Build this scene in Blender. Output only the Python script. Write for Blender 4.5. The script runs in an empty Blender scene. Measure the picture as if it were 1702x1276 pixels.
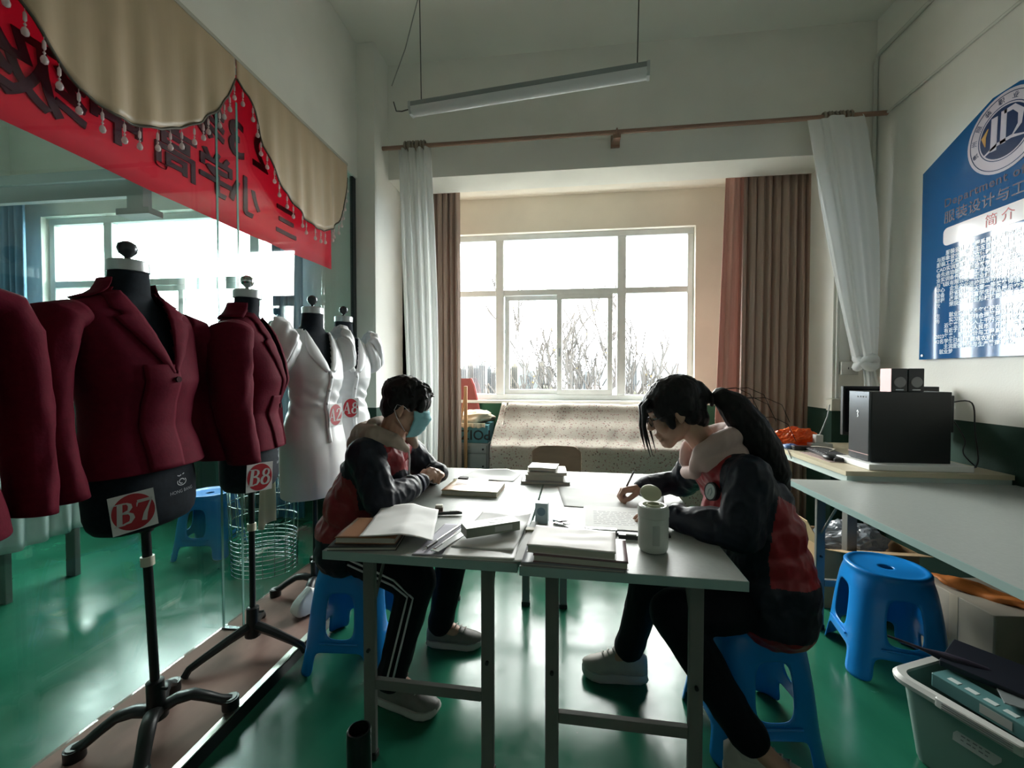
import bpy, bmesh, math, random
from math import sin, cos, pi, radians, sqrt, atan2, tan
from mathutils import Vector, Matrix, Euler, noise

SC = bpy.context.scene
COL = SC.collection
random.seed(7)

# ------------------------------------------------------------------ camera, sky, exposure
cam_d = bpy.data.cameras.new('camera')
cam_d.sensor_width = 36.0
cam_d.lens = 711.0 / 1702.0 * 36.0
cam_d.clip_start = 0.02
cam_d.clip_end = 3000
cam = bpy.data.objects.new('camera', cam_d)
COL.objects.link(cam)
cam.location = (0, 0, 1.315)
cam.rotation_euler = (radians(90 - 1.3), 0, radians(7.13))
SC.camera = cam

world = bpy.data.worlds.new('overcast_sky')
SC.world = world
world.use_nodes = True
wn = world.node_tree
wn.nodes.clear()
w_out = wn.nodes.new('ShaderNodeOutputWorld')
w_bg = wn.nodes.new('ShaderNodeBackground')
w_tc = wn.nodes.new('ShaderNodeTexCoord')
w_sp = wn.nodes.new('ShaderNodeSeparateXYZ')
w_rm = wn.nodes.new('ShaderNodeValToRGB')
w_rm.color_ramp.elements[0].position = 0.0
w_rm.color_ramp.elements[0].color = (0.74, 0.86, 0.95, 1)
w_rm.color_ramp.elements[1].position = 0.14
w_rm.color_ramp.elements[1].color = (1.0, 0.99, 0.95, 1)
wn.links.new(w_tc.outputs['Generated'], w_sp.inputs[0])
wn.links.new(w_sp.outputs['Z'], w_rm.inputs[0])
wn.links.new(w_rm.outputs[0], w_bg.inputs['Color'])
w_bg.inputs['Strength'].default_value = 12.0
wn.links.new(w_bg.outputs[0], w_out.inputs[0])

SC.view_settings.view_transform = 'Standard'
SC.view_settings.look = 'None'
SC.view_settings.gamma = 1.0
SC.view_settings.use_curve_mapping = False
SC.view_settings.exposure = 1.32
SC.cycles.max_bounces = 10
SC.cycles.diffuse_bounces = 6
SC.cycles.transparent_max_bounces = 16
SC.cycles.caustics_reflective = True
SC.cycles.caustics_refractive = False
SC.cycles.sample_clamp_indirect = 6.0

def portal(name, loc, rot, sx, sy):
    l = bpy.data.lights.new(name, 'AREA')
    l.shape = 'RECTANGLE'
    l.size, l.size_y = sx, sy
    l.cycles.is_portal = True
    o = bpy.data.objects.new(name, l)
    COL.objects.link(o)
    o.location, o.rotation_euler = loc, rot
    return o
portal('bay_window_portal', (0.0, 4.72, 1.93), (radians(-90), 0, 0), 2.7, 1.85)
portal('side_room_window_portal', (-3.7, 3.74, 1.93), (radians(-90), 0, 0), 2.6, 1.85)

# ------------------------------------------------------------------ materials
MATS = {}
def mat(name, col, rough=0.55, metal=0.0, var=0.0, vscale=6.0, bump=0.0, bscale=60.0, spec=0.5,
        sheen=0.0, stretch=None, coat=0.0, transl=0.0, col2=None, detail=3.0):
    if name in MATS:
        return MATS[name]
    m = bpy.data.materials.new(name)
    m.use_nodes = True
    nt = m.node_tree
    b = nt.nodes['Principled BSDF']
    b.inputs['Base Color'].default_value = (*col, 1)
    b.inputs['Roughness'].default_value = rough
    b.inputs['Metallic'].default_value = metal
    b.inputs['Specular IOR Level'].default_value = spec
    if sheen:
        b.inputs['Sheen Weight'].default_value = sheen
    if coat:
        b.inputs['Coat Weight'].default_value = coat
        b.inputs['Coat Roughness'].default_value = 0.08
    tc = nt.nodes.new('ShaderNodeTexCoord')
    mp = nt.nodes.new('ShaderNodeMapping')
    nt.links.new(tc.outputs['Object'], mp.inputs[0])
    if stretch:
        mp.inputs['Scale'].default_value = stretch
    if var or col2:
        n = nt.nodes.new('ShaderNodeTexNoise')
        n.inputs['Scale'].default_value = vscale
        n.inputs['Detail'].default_value = detail
        nt.links.new(mp.outputs[0], n.inputs['Vector'])
        r = nt.nodes.new('ShaderNodeValToRGB')
        r.color_ramp.elements[0].position = 0.32
        r.color_ramp.elements[1].position = 0.68
        c2 = col2 or tuple(min(1, c * (1 + var)) for c in col)
        c1 = col if col2 else tuple(c * (1 - var) for c in col)
        r.color_ramp.elements[0].color = (*c1, 1)
        r.color_ramp.elements[1].color = (*c2, 1)
        nt.links.new(n.outputs['Fac'], r.inputs[0])
        nt.links.new(r.outputs[0], b.inputs['Base Color'])
    if bump:
        n2 = nt.nodes.new('ShaderNodeTexNoise')
        n2.inputs['Scale'].default_value = bscale
        n2.inputs['Detail'].default_value = 2.0
        nt.links.new(mp.outputs[0], n2.inputs['Vector'])
        bp = nt.nodes.new('ShaderNodeBump')
        bp.inputs['Strength'].default_value = bump
        bp.inputs['Distance'].default_value = 0.01
        nt.links.new(n2.outputs['Fac'], bp.inputs['Height'])
        nt.links.new(bp.outputs[0], b.inputs['Normal'])
    if transl:
        out = nt.nodes['Material Output']
        t = nt.nodes.new('ShaderNodeBsdfTranslucent')
        t.inputs['Color'].default_value = (*col, 1)
        mx = nt.nodes.new('ShaderNodeMixShader')
        mx.inputs[0].default_value = transl
        nt.links.new(b.outputs[0], mx.inputs[1])
        nt.links.new(t.outputs[0], mx.inputs[2])
        nt.links.new(mx.outputs[0], out.inputs[0])
    m.diffuse_color = (*col, 1)
    MATS[name] = m
    return m

def glass_mat(name, tint=(0.95, 0.98, 0.97), gloss=1.0, rough=0.0, ior=1.5):
    if name in MATS:
        return MATS[name]
    m = bpy.data.materials.new(name)
    m.use_nodes = True
    nt = m.node_tree
    nt.nodes.clear()
    out = nt.nodes.new('ShaderNodeOutputMaterial')
    tr = nt.nodes.new('ShaderNodeBsdfTransparent')
    tr.inputs[0].default_value = (*tint, 1)
    gl = nt.nodes.new('ShaderNodeBsdfGlossy')
    gl.inputs['Roughness'].default_value = rough
    lw = nt.nodes.new('ShaderNodeLayerWeight')      # two-sided Schlick reflectance
    lw.inputs['Blend'].default_value = 0.5
    pw = nt.nodes.new('ShaderNodeMath')
    pw.operation = 'POWER'
    pw.inputs[1].default_value = 5.0
    f0 = ((ior - 1) / (ior + 1)) ** 2
    mul = nt.nodes.new('ShaderNodeMath')
    mul.operation = 'MULTIPLY_ADD'
    mul.inputs[1].default_value = (1 - f0) * gloss * .6
    mul.inputs[2].default_value = f0 * gloss
    mul.use_clamp = True
    mx = nt.nodes.new('ShaderNodeMixShader')
    nt.links.new(lw.outputs['Facing'], pw.inputs[0])
    nt.links.new(pw.outputs[0], mul.inputs[0])
    nt.links.new(mul.outputs[0], mx.inputs[0])
    nt.links.new(tr.outputs[0], mx.inputs[1])
    nt.links.new(gl.outputs[0], mx.inputs[2])
    nt.links.new(mx.outputs[0], out.inputs[0])
    MATS[name] = m
    return m

def wall_paint(name, col, dado, zd):
    """emulsion wall paint with a gloss green dado below height zd"""
    m = mat(name, col, 0.75, var=0.05, vscale=2.0, bump=0.08, bscale=90)
    nt = m.node_tree
    b = nt.nodes['Principled BSDF']
    geo = nt.nodes.new('ShaderNodeNewGeometry')
    sp = nt.nodes.new('ShaderNodeSeparateXYZ')
    lt = nt.nodes.new('ShaderNodeMath')
    lt.operation = 'LESS_THAN'
    lt.inputs[1].default_value = zd
    mx = nt.nodes.new('ShaderNodeMixRGB')
    mx.inputs[2].default_value = (*dado, 1)
    nt.links.new(geo.outputs['Position'], sp.inputs[0])
    nt.links.new(sp.outputs['Z'], lt.inputs[0])
    nt.links.new(lt.outputs[0], mx.inputs[0])
    src = b.inputs['Base Color'].links[0].from_socket
    nt.links.new(src, mx.inputs[1])
    nt.links.new(mx.outputs[0], b.inputs['Base Color'])
    return m

# ------------------------------------------------------------------ mesh building
MW = {}
def V(*a):
    return Vector(a)

class MB:
    def __init__(s):
        s.v, s.f, s.mi, s.cur = [], [], [], 0
    def add(s, vs, fs):
        o = len(s.v)
        s.v += [Vector(p) for p in vs]
        s.f += [tuple(i + o for i in f) for f in fs]
        s.mi += [s.cur] * len(fs)
        return s
    def box(s, lo, hi, M=None):
        x0, y0, z0 = lo
        x1, y1, z1 = hi
        vs = [V(x, y, z) for z in (z0, z1) for y in (y0, y1) for x in (x0, x1)]
        if M:
            vs = [M @ p for p in vs]
        return s.add(vs, [(0, 2, 3, 1), (4, 5, 7, 6), (0, 1, 5, 4), (2, 6, 7, 3), (0, 4, 6, 2), (1, 3, 7, 5)])
    def cbox(s, c, d, M=None):
        return s.box([c[i] - d[i] / 2 for i in range(3)], [c[i] + d[i] / 2 for i in range(3)], M)
    def rbox(s, c, d, r=0.004, M=None, n=2):
        """box with rounded vertical corners and chamfered top and bottom"""
        dx, dy, dz = d[0] / 2, d[1] / 2, d[2] / 2
        r = min(r, dx * .95, dy * .95, dz * .95)
        def ring(ins, z):
            out = []
            for k, (sx, sy) in enumerate(((1, 1), (-1, 1), (-1, -1), (1, -1))):
                for j in range(n + 1):
                    a = k * pi / 2 + j * pi / 2 / n
                    rr = max(r - ins, 1e-5)
                    out.append(V(sx * (dx - r) + rr * cos(a), sy * (dy - r) + rr * sin(a), z) + V(*c))
            return out
        h = r * 0.4
        return s.loft([ring(h, -dz), ring(0, -dz + h), ring(0, dz - h), ring(h, dz)], M=M)
    def loft(s, rings, cap=(True, True), closed=True, M=None):
        n = len(rings[0])
        vs = [M @ Vector(p) if M else Vector(p) for r in rings for p in r]
        fs = []
        m = n if closed else n - 1
        for i in range(len(rings) - 1):
            for j in range(m):
                k = (j + 1) % n
                fs.append((i * n + j, i * n + k, (i + 1) * n + k, (i + 1) * n + j))
        if cap[0] and closed:
            fs.append(tuple(range(n - 1, -1, -1)))
        if cap[1] and closed:
            fs.append(tuple((len(rings) - 1) * n + j for j in range(n)))
        return s.add(vs, fs)
    def tube(s, pts, r, n=8, cap=True, flat=1.0, up=None):
        pts = [Vector(p) for p in pts]
        if not isinstance(r, (list, tuple)):
            r = [r] * len(pts)
        rings = []
        pu = None
        for i, p in enumerate(pts):
            t = (pts[min(i + 1, len(pts) - 1)] - pts[max(i - 1, 0)]).normalized()
            if pu is None:
                pu = Vector(up) if up else (V(0, 0, 1) if abs(t.z) < .9 else V(1, 0, 0))
            sd = t.cross(pu).normalized()
            pu = sd.cross(t).normalized()
            rings.append([p + sd * cos(2 * pi * k / n) * r[i] + pu * sin(2 * pi * k / n) * r[i] * flat for k in range(n)])
        return s.loft(rings, (cap, cap))
    def cyl(s, p0, p1, r0, r1=None, n=16):
        return s.tube([p0, p1], [r0, r0 if r1 is None else r1], n)
    def lathe(s, prof, c=(0, 0, 0), n=20, M=None):
        rings = [[V(c[0] + r * cos(2 * pi * k / n), c[1] + r * sin(2 * pi * k / n), c[2] + z) for k in range(n)] for r, z in prof]
        return s.loft(rings, (True, True), M=M)
    def ell(s, c, r, M=None, n=14, m=9):
        rings = []
        for i in range(1, m):
            a = -pi / 2 + pi * i / m
            rings.append([V(c[0] + r[0] * cos(a) * cos(2 * pi * k / n), c[1] + r[1] * cos(a) * sin(2 * pi * k / n), c[2] + r[2] * sin(a)) for k in range(n)])
        return s.loft(rings, M=M)
    def grid(s, fn, nu, nv):
        vs = [fn(i / nu, j / nv) for j in range(nv + 1) for i in range(nu + 1)]
        fs = [(j * (nu + 1) + i, j * (nu + 1) + i + 1, (j + 1) * (nu + 1) + i + 1, (j + 1) * (nu + 1) + i) for j in range(nv) for i in range(nu)]
        return s.add(vs, fs)
    def sheet(s, fn, nu, nv, th):
        """closed thin sheet: fn gives a point; offset along numeric normal"""
        def nrm(u, v):
            e = 1e-3
            a = fn(min(u + e, 1), v) - fn(max(u - e, 0), v)
            b = fn(u, min(v + e, 1)) - fn(u, max(v - e, 0))
            n = a.cross(b)
            return n.normalized() if n.length > 1e-12 else V(0, 0, 1)
        top = [fn(i / nu, j / nv) + nrm(i / nu, j / nv) * th / 2 for j in range(nv + 1) for i in range(nu + 1)]
        bot = [fn(i / nu, j / nv) - nrm(i / nu, j / nv) * th / 2 for j in range(nv + 1) for i in range(nu + 1)]
        N = len(top)
        w = nu + 1
        fs = []
        for j in range(nv):
            for i in range(nu):
                a, b, c, d = j * w + i, j * w + i + 1, (j + 1) * w + i + 1, (j + 1) * w + i
                fs.append((a, b, c, d))
                fs.append((N + d, N + c, N + b, N + a))
        bd = [i for i in range(nu)] + [j * w + nu for j in range(nv)] + [nv * w + i for i in range(nu, 0, -1)] + [j * w for j in range(nv, 0, -1)]
        for k in range(len(bd)):
            a, b = bd[k], bd[(k + 1) % len(bd)]
            fs.append((b, a, N + a, N + b))
        return s.add(top + bot, fs)
    def prism(s, poly, d0, d1, M=None):
        """poly in XY extruded along z"""
        n = len(poly)
        vs = [V(x, y, d0) for x, y in poly] + [V(x, y, d1) for x, y in poly]
        if M:
            vs = [M @ p for p in vs]
        fs = [tuple(range(n - 1, -1, -1)), tuple(range(n, 2 * n))] + [(i, (i + 1) % n, n + (i + 1) % n, n + i) for i in range(n)]
        return s.add(vs, fs)
    def ribbon(s, pts, ws, d0, d1, M=None):
        """flat stroke of varying width in XY, thickness d0..d1"""
        L, R = [], []
        for i, p in enumerate(pts):
            p = Vector((p[0], p[1]))
            t = Vector(pts[min(i + 1, len(pts) - 1)][:2]) - Vector(pts[max(i - 1, 0)][:2])
            t.normalize()
            nn = Vector((-t.y, t.x)) * ws[i] / 2
            L.append(p + nn)
            R.append(p - nn)
        for i in range(len(pts) - 1):
            q = [R[i], R[i + 1], L[i + 1], L[i]]
            s.prism([(a.x, a.y) for a in q], d0, d1, M)
        return s
    def build(s, name, m, parent=None, smooth=False, world=False, bevel=0.0, subd=0, xf=None):
        me = bpy.data.meshes.new(name)
        vs = s.v
        if xf:
            vs = [xf @ p for p in vs]
        if world and parent:
            inv = MW[parent.name].inverted()
            vs = [inv @ p for p in vs]
        me.from_pydata([tuple(p) for p in vs], [], s.f)
        ms = m if isinstance(m, (list, tuple)) else [m]
        for q in ms:
            me.materials.append(q)
        if len(ms) > 1:
            me.polygons.foreach_set('material_index', s.mi)
        bm = bmesh.new()
        bm.from_mesh(me)
        bmesh.ops.recalc_face_normals(bm, faces=bm.faces)
        bm.to_mesh(me)
        bm.free()
        if smooth:
            me.polygons.foreach_set('use_smooth', [True] * len(me.polygons))
            if smooth != 'all':
                try:
                    me.set_sharp_from_angle(angle=radians(38))
                except Exception:
                    pass
        o = bpy.data.objects.new(name, me)
        COL.objects.link(o)
        if parent:
            o.parent = parent
            MW[o.name] = MW[parent.name].copy()
        else:
            MW[o.name] = Matrix.Identity(4)
        if bevel:
            md = o.modifiers.new('bevel', 'BEVEL')
            md.width = bevel
            md.segments = 2
            md.limit_method = 'ANGLE'
        if subd:
            md = o.modifiers.new('subd', 'SUBSURF')
            md.levels = md.render_levels = subd
        return o

def tag(o, label=None, cat=None, group=None, kind=None):
    if label: o['label'] = label
    if cat: o['category'] = cat
    if group: o['group'] = group
    if kind: o['kind'] = kind
    return o

def thing(name, label, cat, loc=(0, 0, 0), rz=0.0, group=None, lean=None):
    o = bpy.data.objects.new(name, None)
    o.empty_display_size = 0.05
    COL.objects.link(o)
    o.location = loc
    o.rotation_euler = (0, 0, rz)
    MW[o.name] = Matrix.Translation(Vector(loc)) @ (lean or Matrix.Identity(4)) @ Matrix.Rotation(rz, 4, 'Z')
    if lean:
        o.matrix_basis = MW[o.name]
    return tag(o, label, cat, group)

def struct(name, mb, m, label=None, **k):
    o = mb.build(name, m, **k)
    return tag(o, label, None, None, 'structure')

def copy_tree(root, loc, rz, label, name=None):
    r = root.copy()
    COL.objects.link(r)
    r.location = loc
    r.rotation_euler = (0, 0, rz)
    r['label'] = label
    MW[r.name] = Matrix.Translation(Vector(loc)) @ Matrix.Rotation(rz, 4, 'Z')
    for ch in list(root.children):
        c = ch.copy()
        COL.objects.link(c)
        c.parent = r
        MW[c.name] = MW[r.name].copy()
        for g in ch.children:
            d = g.copy()
            COL.objects.link(d)
            d.parent = c
    return r

def text_mb(txt, size, align='CENTER', depth=0.0008, spacing=1.0, bold=0.0):
    """text as mesh data in XY, baseline origin, via a temporary font curve"""
    cu = bpy.data.curves.new('tmp_text', 'FONT')
    cu.body = txt
    cu.size = size
    cu.align_x = align
    cu.align_y = 'CENTER'
    cu.extrude = depth
    cu.offset = bold
    cu.space_character = spacing
    cu.resolution_u = 3
    o = bpy.data.objects.new('tmp_text', cu)
    COL.objects.link(o)
    dg = bpy.context.evaluated_depsgraph_get()
    me = bpy.data.meshes.new_from_object(o.evaluated_get(dg))
    mb = MB()
    mb.add([v.co.copy() for v in me.vertices], [tuple(p.vertices) for p in me.polygons])
    bpy.data.objects.remove(o)
    bpy.data.curves.remove(cu)
    bpy.data.meshes.remove(me)
    return mb

def plane_xf(o, ex, ey):
    """matrix that maps XY to origin o with axes ex, ey"""
    ex, ey = Vector(ex).normalized(), Vector(ey).normalized()
    ez = ex.cross(ey).normalized()
    M = Matrix.Identity(4)
    for i in range(3):
        M[i][0], M[i][1], M[i][2], M[i][3] = ex[i], ey[i], ez[i], o[i]
    return M

def lerp(a, b, t):
    return a + (b - a) * t

def interp(tab, x):
    """tab: list of (x, *values)"""
    if x <= tab[0][0]:
        return tab[0][1:]
    for a, b in zip(tab, tab[1:]):
        if x <= b[0]:
            t = (x - a[0]) / (b[0] - a[0])
            t = t * t * (3 - 2 * t) * .35 + t * .65
            return tuple(lerp(p, q, t) for p, q in zip(a[1:], b[1:]))
    return tab[-1][1:]
# ------------------------------------------------------------------ the setting
XR, XL2, YB, YW, ZC, ZB, XBL, XBR, XG = 2.30, -5.35, 3.56, 4.58, 3.95, 2.985, -1.517, 2.03, -1.69
P_WALL = wall_paint('wall_paint', (0.80, 0.785, 0.73), (0.008, 0.042, 0.028), 1.045)
P_CREAM = wall_paint('bay_paint', (0.80, 0.74, 0.64), (0.03, 0.13, 0.075), 1.0)
P_CEIL = mat('ceiling_paint', (0.80, 0.785, 0.72), 0.8, var=0.04, vscale=1.5)
P_WHITE = mat('white_frame', (0.72, 0.75, 0.74), 0.4, var=0.04, vscale=9)
P_FLOOR = mat('green_epoxy', (0.010, 0.090, 0.050), 0.24, col2=(0.021, 0.145, 0.086), vscale=3.2, bump=0.10, bscale=9, stretch=(1, .45, 1), detail=9)
def floor_wear(m):
    nt = m.node_tree
    b = nt.nodes['Principled BSDF']
    tc = nt.nodes.new('ShaderNodeTexCoord')
    n = nt.nodes.new('ShaderNodeTexNoise')
    n.inputs['Scale'].default_value = 5
    n.inputs['Detail'].default_value = 8
    n.inputs['Roughness'].default_value = .7
    r = nt.nodes.new('ShaderNodeMapRange')
    r.inputs['From Min'].default_value, r.inputs['From Max'].default_value = .3, .7
    r.inputs['To Min'].default_value, r.inputs['To Max'].default_value = .12, .28
    nt.links.new(tc.outputs['Object'], n.inputs['Vector'])
    nt.links.new(n.outputs['Fac'], r.inputs['Value'])
    nt.links.new(r.outputs[0], b.inputs['Roughness'])
floor_wear(P_FLOOR)
P_FLOOR.node_tree.nodes['Principled BSDF'].inputs['Specular IOR Level'].default_value = 0.27

struct('floor', MB().box((XL2 - .2, -3.2, -.12), (XR + .2, YW + .3, 0)), P_FLOOR, 'glossy green epoxy painted floor')
struct('ceiling', MB().box((XL2 - .2, -3.2, ZC), (XR + .2, YB + .1, ZC + .15)), P_CEIL, 'pale grey painted ceiling')
struct('wall_right', MB().box((XR, -3.2, 0), (XR + .2, YW + .3, ZC)), P_WALL, 'off white wall with green dado')
struct('wall_behind', MB().box((XL2 - .2, -3.4, 0), (XR + .2, -3.2, ZC)), P_WALL, 'wall behind the camera')
struct('wall_left', MB().box((XL2 - .2, -3.2, 0), (XL2, YB + .2, ZC)), P_WALL)
# beam over the bay opening, pier and column
struct('trim_1', MB().box((XBL - .02, YB, ZB), (XR + .02, YB + .32, ZC)), P_WALL, 'deep concrete beam over the window bay')
struct('wall_pier', MB().box((XBR, YB + .001, 0), (XR + .01, YB + .33, ZB)), P_WALL, 'narrow pier beside the right wall')
struct('wall_column', MB().box((-1.98, 3.29, 0), (XBL, YB + .40, ZC)), P_WALL, 'white painted column at the end of the glass partition')
struct('wall_bay_left', MB().box((XBL - .2, YB + .3, 0), (XBL, YW + .3, ZC)), P_CREAM)
struct('ceiling_bay', MB().box((XBL - .2, YB + .3, 3.2), (XR + .1, YW + .3, 3.35)), P_CREAM)
# bay window wall with opening
WX0, WX1, WZ0, WZ1 = -1.34, 1.31, 1.035, 2.83
wb = MB()
wb.box((XBL - .1, YW, 0), (XR + .1, YW + .22, WZ0)).box((XBL - .1, YW, WZ1), (XR + .1, YW + .22, 3.3))
wb.box((XBL - .1, YW, WZ0), (WX0, YW + .22, WZ1)).box((WX1, YW, WZ0), (XR + .1, YW + .22, WZ1))
struct('wall_back', wb, P_CREAM, 'cream wall of the window bay')
# side room window wall
VX0, VX1 = -5.02, -2.42
wb = MB()
wb.box((XL2 - .1, YB, 0), (-1.97, YB + .22, 1.04)).box((XL2 - .1, YB, 2.83), (-1.97, YB + .22, ZC))
wb.box((XL2 - .1, YB, 1.04), (VX0, YB + .22, 2.83)).box((VX1, YB, 1.04), (-1.97, YB + .22, 2.83))
struct('wall_side_room', wb, P_WALL, 'window wall of the room behind the glass')

G_WIN = glass_mat('window_glass', (0.97, 0.99, 0.99))
def window(name, x0, x1, z0, z1, y, m1, m2, zm, label, sash):
    w = bpy.data.objects.new(name, None)
    COL.objects.link(w)
    MW[w.name] = Matrix.Identity(4)
    tag(w, label, None, None, 'structure')
    f = 0.062
    fr = MB()
    fr.box((x0, y, z0), (x1, y + .07, z0 + f)).box((x0, y, z1 - f), (x1, y + .07, z1))
    fr.box((x0, y, z0 + f), (x0 + f, y + .07, z1 - f)).box((x1 - f, y, z0 + f), (x1, y + .07, z1 - f))
    fr.build('frame', P_WHITE, w, bevel=.006)
    for mx in (m1, m2):
        MB().box((mx - .045, y - .004, z0 + f), (mx + .045, y + .066, z1 - f)).build('mullion', P_WHITE, w, bevel=.006)
    xs = [x0 + f, m1 - .045, m1 + .045, m2 - .045, m2 + .045, x1 - f]
    for k in (0, 2, 4):
        MB().box((xs[k], y + .002, zm - .032), (xs[k + 1], y + .062, zm + .032)).build('transom', P_WHITE, w, bevel=.005)
        MB().box((xs[k], y + .03, zm + .026), (xs[k + 1], y + .036, z1 - f)).build('pane', G_WIN, w)
        if k != 2:
            MB().box((xs[k], y + .03, z0 + f), (xs[k + 1], y + .036, zm - .026)).build('pane', G_WIN, w)
    # two sliding sashes in the middle light
    a, b = xs[2], xs[3]
    mid = (a + b) / 2
    zs0, zs1 = z0 + f, zm - .026
    for k, (s0, s1, yy) in enumerate(((a + .004, mid + .03, y + .034), (mid - .03, b - .045, y + .004))):
        q = MB()
        t = .054
        q.box((s0, yy, zs0), (s1, yy + .026, zs0 + t)).box((s0, yy, zs1 - t), (s1, yy + .026, zs1))
        q.box((s0, yy, zs0 + t), (s0 + t, yy + .026, zs1 - t)).box((s1 - t, yy, zs0 + t), (s1, yy + .026, zs1 - t))
        so = q.build('sash', P_WHITE, w, bevel=.004)
        MB().box((s0 + t, yy + .011, zs0 + t), (s1 - t, yy + .015, zs1 - t)).build('pane', G_WIN, so)
        if k:
            MB().rbox((s0 + t / 2, yy - .008, zs0 + .42 * (zs1 - zs0)), (.016, .016, .09), .004).build('handle', mat('grey_latch', (.25, .27, .27), .4), so)
    return w
window('window_1', WX0, WX1, WZ0, WZ1, YW + .06, -.716, .585, 2.20, 'white framed bay window with two sliding sashes', 1)
window('window_2', VX0, VX1, 1.04, 2.83, YB + .06, -4.36, -2.83, 2.19, 'white framed window of the room behind the glass', 1)
struct('trim_2', MB().box((WX0 - .03, YW - .05, WZ0 - .03), (WX1 + .03, YW + .06, WZ0 + .002)), P_WHITE, 'white window sill ledge', bevel=.005)

# boxed soffit above the glass partition
struct('trim_3', MB().box((-2.05, -3.2, 2.885), (-1.665, 3.29, ZC)), P_WALL, 'boxed white soffit above the glass partition')
# raised plinth with carpet and aluminium edge
C_CARPET = mat('maroon_carpet', (0.17, 0.095, 0.075), 0.85, col2=(0.26, 0.16, 0.13), vscale=5, bump=.3, bscale=9, stretch=(1, .4, 1), detail=5)
pl = thing('display_plinth', 'low plinth covered in worn maroon carpet under the dress forms', 'plinth', (-1.45, 1.0, 0))
MB().box((-1.70, -2.6, 0), (-1.2165, 3.28, .048)).build('plinth_body', mat('black_plinth', (.012, .014, .016), .35), pl, world=True)
def carp(u, v):
    x, y = lerp(-1.70, -1.225, u), lerp(-2.6, 3.28, v)
    return V(x, y, .051 + .006 * max(0, noise.noise(V(x * 3, y * 3.5, 1.3))) * (1 if .06 < u < .92 else 0))
MB().sheet(carp, 24, 120, .006).build('carpet', C_CARPET, pl, smooth=True, world=True)
MB().box((-1.243, -2.6, .0545), (-1.216, 3.28, .060)).build('edge_strip', mat('aluminium', (.62, .62, .56), .3, .9), pl, world=True)

# glass partition
G_PART = glass_mat('partition_glass', (0.84, 0.95, 0.94), 1.25)
G_EDGE = glass_mat('fin_glass', (0.93, 0.975, 0.965), .35)
C_GEDGE = mat('glass_edge_green', (.16, .34, .30), .15, spec=.8)
gp = bpy.data.objects.new('glass_partition', None)
COL.objects.link(gp)
MW[gp.name] = Matrix.Identity(4)
tag(gp, 'frameless glass partition between the two rooms', None, None, 'structure')
YJ = 1.905
for y0, y1 in ((-2.6, -.36), (-.35, YJ - .004), (YJ + .004, 3.285)):
    MB().box((XG - .006, y0, .056), (XG + .006, y1, 2.884)).build('pane', G_PART, gp)
MB().box((XG + .007, YJ - .006, .062), (XG + .115, YJ + .006, 2.62)).build('glass_fin', G_EDGE, gp)
for x in (XG + .007, XG + .115):
    MB().box((x, YJ - .006, .062), (x + .0022, YJ + .006, 2.62)).build('fin_edge', C_GEDGE, gp)
MB().box((XG - .012, 3.24, .056), (XG + .012, 3.29, 2.884)).build('edge_frame', mat('dark_frame', (.03, .035, .04), .35, .4), gp)
MB().box((XG + .007, YJ - .012, .056), (XG + .115, YJ + .012, .0615)).build('fin_shoe', mat('dark_frame', (.03, .035, .04), .35, .4), gp)

# conduits, sockets on the right
C_PIPE = mat('pvc_conduit', (.60, .60, .55), .5)
def pipe(name, pts, r, label, m=C_PIPE):
    return tag(MB().tube(pts, r, 8).build(name, m, smooth=True), label, 'conduit')
pipe('conduit', [(XR - .016, -1.5, 3.675), (XR - .016, YB - .06, 3.675), (XR - .016, YB - .03, 3.665), (XR - .018, YB - .02, 3.63), (XR - .02, YB - .02, 2.74), (XR - .03, YB - .02, 2.70), (XR - .16, YB - .02, 2.62)], .014, 'pale plastic conduit from the ceiling corner down beside the curtain rod')
pipe('conduit', [(XR - .012, -1.2, 3.21), (XR - .012, 2.4, 3.21), (XR - .012, 3.42, 3.195)], .009, 'thin surface conduit running along the upper right wall')
pipe('conduit', [(XBR + .025, YB - .012, ZB), (XBR + .025, YB - .012, 1.06)], .012, 'vertical conduit on the pier beside the brown curtain')
pipe('conduit', [(XBR + .125, YB - .01, 2.6), (XBR + .125, YB - .01, 1.42)], .008, 'short vertical conduit ending at the white socket box')
P_SOCK = mat('socket_plastic', (.62, .62, .58), .4)
def socket(c, label, d=(.086, .03, .086)):
    t = thing('wall_socket', label, 'socket', c)
    MB().rbox((0, 0, 0), d, .006).build('cover', P_SOCK, t)
    for dx in (-.012, .012):
        MB().box((dx - .003, -d[1] / 2 - .001, -.008), (dx + .003, -d[1] / 2 + .002, .008)).build('slot', mat('slot_dark', (.02, .02, .02), .6), t)
socket((XBR + .19, YB - .016, 1.50), 'white wall socket plate beside the knotted curtain')
socket((XBR + .10, YB - .021, 1.36), 'deep white socket box below the short conduit', (.12, .04, .10))
bx = thing('cable_box', 'small beige cable trunking box above the green dado', 'box', (XBR + .02, YB - .04, 1.085))
MB().rbox((0, 0, 0), (.13, .075, .09), .006).build('body', mat('beige_plastic', (.5, .48, .40), .5), bx)
MB().rbox((0, -.0385, 0), (.11, .004, .07), .002).build('lid', mat('beige_plastic', (.5, .48, .40), .5), bx)
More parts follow.
